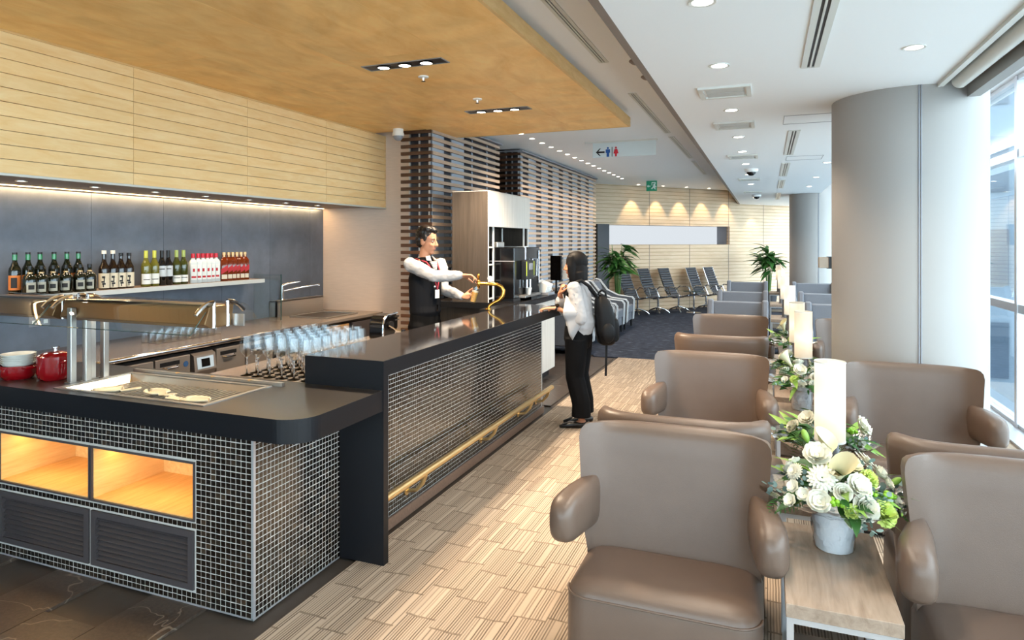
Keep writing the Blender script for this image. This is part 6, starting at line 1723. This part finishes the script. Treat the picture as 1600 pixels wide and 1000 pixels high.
# ---------------------------------------------------------------- guest
wp = Fig((-1.62, 5.71, 0))
wom = thing('person', 'guest in white bell-sleeved blouse and black trousers standing at the bar', 'person', (-1.62, 5.71, 0))
wn = (-Rv * 0.93 + Fv * 0.37).normalized(); wl_ = Uz.cross(wn)     # facing the bar; her left is towards the camera
Q = lambda z, k=0.0, s=0.0: wp(0.035, 0, z) + wn * k + wl_ * s
KW = 0.93
sk = MB()
hf = -Rv * 0.98 + Fv * 0.16 - Uz * 0.05
HW_, HWx = head(sk, wp(0.010, 0.0, 1.440), hf, Uz, KW, False)
limb(sk, [Q(1.25, -0.01), Q(1.32, 0.01), wp(0.02, 0, 1.38)], [0.052, 0.042, 0.044], 14)
nS, nE, nW = Q(1.252, -0.005, 0.155), wp(0.030, -0.205, 0.985), wp(-0.165, -0.135, 1.068)
fS, fE, fW = Q(1.252, -0.005, -0.155), wp(-0.075, 0.21, 1.02), wp(-0.125, 0.07, 1.185)
limb(sk, [Q(0.84), Q(0.97), Q(1.10), Q(1.22), Q(1.275)], [(0.12, 0.085), (0.105, 0.075), (0.13, 0.095), (0.135, 0.085), (0.07, 0.05)], 18, ref=wn)
limb(sk, [nS, nE, nW], [0.038, 0.033, 0.022], 12); limb(sk, [fS, fE, fW], [0.038, 0.033, 0.022], 12)
hand(sk, nW + (-Rv + Fv * 0.25).normalized() * 0.02, -Rv * 0.95 + Fv * 0.30 - Uz * 0.02, -Uz, Fv, (0.22, 0.22, 0.25, 0.3), 0.88)
hand(sk, fW, -Fv * 0.3 + Uz * 0.8 + Rv * 0.2, Rv, -Fv, (1.0, 1.0, 1.0, 1.0), 0.85)
legs = ((wp(0.052, -0.085, 0.0), wl_ * 0.085), (wp(0.100, 0.085, 0.0), wl_ * -0.085))
for an, off in legs:
    limb(sk, [Q(0.82) + off, Q(0.45, 0.01) + off, an + Uz * 0.085], [0.075, 0.05, 0.030], 12)
    limb(sk, [an + Uz * 0.055 + Rv * 0.02, an + Uz * 0.035 - Rv * 0.06, an + Uz * 0.022 - Rv * 0.13], [0.026, 0.019, 0.010], 12)
remesh(build('body', sk, SKIN2, wom), 0.005, 4)
tr_ = MB()
limb(tr_, [Q(0.78, 0.0), Q(0.86, 0.002), Q(0.93, 0.004), Q(1.0, 0.002)], [(0.165, 0.128), (0.16, 0.122), (0.145, 0.110), (0.125, 0.098)], 20, ref=wn)
for an, off in legs:
    limb(tr_, [Q(0.80, -0.005) + off, Q(0.62) + off, Q(0.45, 0.01) + off * 0.9, an + Uz * 0.22, an + Uz * 0.135, an + Uz * 0.10], [0.105, 0.094, 0.084, 0.083, 0.086, 0.087], 16, rnd=False)
o = remesh(build('trousers', tr_, TROUS, wom), 0.008, 5)
bl = MB()
limb(bl, [Q(0.885, -0.022), Q(0.93, -0.020), Q(1.02, -0.010), Q(1.12), Q(1.20), Q(1.262), Q(1.292)], [(0.160, 0.122), (0.168, 0.132), (0.158, 0.122), (0.160, 0.118), (0.155, 0.100), (0.115, 0.072), (0.06, 0.05)], 22, ref=wn)
limb(bl, [nS, nS.lerp(nE, 0.4), nS.lerp(nE, 0.8), nE + Uz * 0.0], [0.060, 0.062, 0.066, 0.066], 16)
limb(bl, [fS, fS.lerp(fE, 0.5), fE], [0.060, 0.060, 0.062], 16); limb(bl, [fE, fE.lerp(fW, 0.55)], [0.06, 0.065], 14)
o = remesh(build('blouse', bl, SHIRT, wom), 0.007, 5)
ds = o.modifiers.new('folds', 'DISPLACE'); ds.texture = dt; ds.strength = 0.020; ds.mid_level = 0.5; ds.texture_coords = 'GLOBAL'
def bell(par, E_, M_, r0, r1, tail, seed):
    ax = (M_ - E_).normalized(); v = (Uz - ax * ax.z).normalized(); u = v.cross(ax)
    def fn(a_, t_):
        an = 2 * PI * a_
        w_ = 1 + (0.16 * math.sin(an * 4 + seed) + 0.10 * math.sin(an * 7 + 2 * seed)) * t_
        r = (r0 + (r1 - r0) * t_ ** 1.2) * w_
        low = max(0.0, -math.sin(an)) ** 1.5
        p = E_ + (M_ - E_) * t_ * (1 - 0.35 * low) + u * math.cos(an) * r * 0.8 + v * math.sin(an) * r - Uz * tail * low * t_
        return tuple(p)
    o = build('bell_sleeve', MB().grid(fn, 56, 10, cu=True), SHIRT, par, smooth=80)
    md = o.modifiers.new('s', 'SOLIDIFY'); md.thickness = 0.004
bell(wom, nE + Rv * 0.035 + Uz * 0.045, nE.lerp(nW, 0.62) - Uz * 0.01, 0.064, 0.128, 0.09, 0.6)
for z in (1.20, 1.12, 1.04):
    build('pearl_button', MB().ball(nS.lerp(nE, (1.252 - z) / 0.267) - Fv * 0.062 - Rv * 0.02, 0.006), CHROME, wom)
hr = MB()
Bh = lambda p, r: hr.ball(HW_(*p), tuple(q * KW for q in r), 22, 14, HWx)
Bh((-0.016, 0, 0.040), (0.108, 0.090, 0.104)); Bh((-0.030, 0, -0.045), (0.088, 0.092, 0.11)); Bh((-0.030, 0, -0.105), (0.080, 0.094, 0.060))
for s_ in (-1, 1):
    limb(hr, [HW_(0.030, s_ * 0.066, 0.085), HW_(0.036, s_ * 0.083, 0.0), HW_(0.032, s_ * 0.085, -0.08), HW_(0.030, s_ * 0.080, -0.148)], [(0.018, 0.036), (0.018, 0.038), (0.018, 0.036), (0.012, 0.030)], 12, ref=hf)
limb(hr, [HW_(-0.03, 0, -0.06), HW_(-0.032, 0, -0.148)], [(0.096, 0.080), (0.090, 0.074)], 20, ref=hf, rnd=False)
remesh(build('hair', hr, HAIRW, wom), 0.006, 5)
face(HW_, HWx, wom, KW, HAIRW)
for an, off in legs:
    b_ = MB()
    limb(b_, [an + Rv * 0.055 + Uz * 0.034, an + Uz * 0.030, an - Rv * 0.10 + Uz * 0.031, an - Rv * 0.185 + Uz * 0.014], [(0.032, 0.030), (0.036, 0.026), (0.039, 0.030), (0.012, 0.012)], 16)
    build('flat_shoe', b_, SHOE, wom, smooth=80)
wdir = (nW - nE).normalized()
wt = build('wristwatch_strap', MB().tube([nW - wdir * 0.008, nW + wdir * 0.008], 0.0285, 18), BLACKP, wom)
build('watch_face', MB().tube([nW + Uz * 0.022 - Fv * 0.012, nW + Uz * 0.034 - Fv * 0.018], 0.018, 18), BLACKG, wt)

# backpack hanging from her shoulders
BAG = M('black_nylon', lin(12, 12, 14), 0.55, bump=0.3, bscale=60, coord='Object', spec=0.25)
bp_ = thing('backpack', 'black backpack worn by the guest at the bar, strap dangling', 'backpack', tuple(wp(0.28, 0, 0.72)))
Mb = Matrix((Rv, Fv, Uz)).transposed()
bgm = MB(); rg = []
for z, hs, hd_, cs in ((0.735, 0.050, 0.10, 0.285), (0.755, 0.075, 0.125, 0.285), (0.84, 0.092, 0.140, 0.282), (0.96, 0.090, 0.142, 0.276), (1.06, 0.078, 0.135, 0.262), (1.13, 0.060, 0.120, 0.248), (1.17, 0.036, 0.090, 0.238), (1.18, 0.012, 0.05, 0.235)):
    rg.append([wp(cs + hs * abs(math.cos(a)) ** 0.6 * sgn(math.cos(a)), hd_ * abs(math.sin(a)) ** 0.6 * sgn(math.sin(a)), z) for a in [2*PI*(k+0.5)/24 for k in range(24)]])
bgm.loft(rg); build('main_body', bgm, BAG, bp_, smooth=70)
pk = MB(); rg = []
for z, hs in ((0.77, 0.02), (0.79, 0.04), (0.92, 0.042), (0.96, 0.03), (0.97, 0.01)):
    rg.append([wp(0.355 + hs * abs(math.cos(a)) ** 0.6 * sgn(math.cos(a)), 0.115 * abs(math.sin(a)) ** 0.6 * sgn(math.sin(a)), z) for a in [2*PI*(k+0.5)/20 for k in range(20)]])
pk.loft(rg); build('front_pocket', pk, BAG, bp_, smooth=70)
build('side_pocket', MB().ball(wp(0.285, -0.135, 0.85), (0.06, 0.03, 0.09), 14, 9, Mb), BAG, bp_)
build('top_handle', MB().tube([wp(0.205, -0.03, 1.15), wp(0.215, -0.03, 1.20), wp(0.245, -0.03, 1.222), wp(0.275, -0.03, 1.205), wp(0.285, -0.03, 1.14)], 0.010, 8), BAG, bp_)
for s_ in (-1, 1):
    dS = -s_ * 0.105
    build('shoulder_strap', MB().tube([wp(0.21, dS * 0.6, 1.15), wp(0.13, dS, 1.255), wp(0.05, dS, 1.312), wp(-0.03, dS, 1.285), wp(-0.080, dS, 1.19), wp(-0.070, dS * 1.0, 1.08), wp(-0.02, dS * 0.9, 1.0)], 0.016, 8), BAG, bp_)
build('dangling_strap', MB().add([wp(0.272, -0.06, 0.76), wp(0.292, -0.06, 0.76), wp(0.288, -0.062, 0.60), wp(0.285, -0.06, 0.455), wp(0.265, -0.06, 0.455), wp(0.268, -0.062, 0.60)], [(0, 1, 2, 5), (5, 2, 3, 4)]), BAG, bp_, smooth=0).modifiers.new('s', 'SOLIDIFY').thickness = 0.004
build('zip_line', MB().tube([wp(0.362, -0.10, 1.0), wp(0.345, -0.115, 1.08), wp(0.30, -0.10, 1.14), wp(0.27, 0, 1.165)], 0.003, 6), GREYP, bp_)
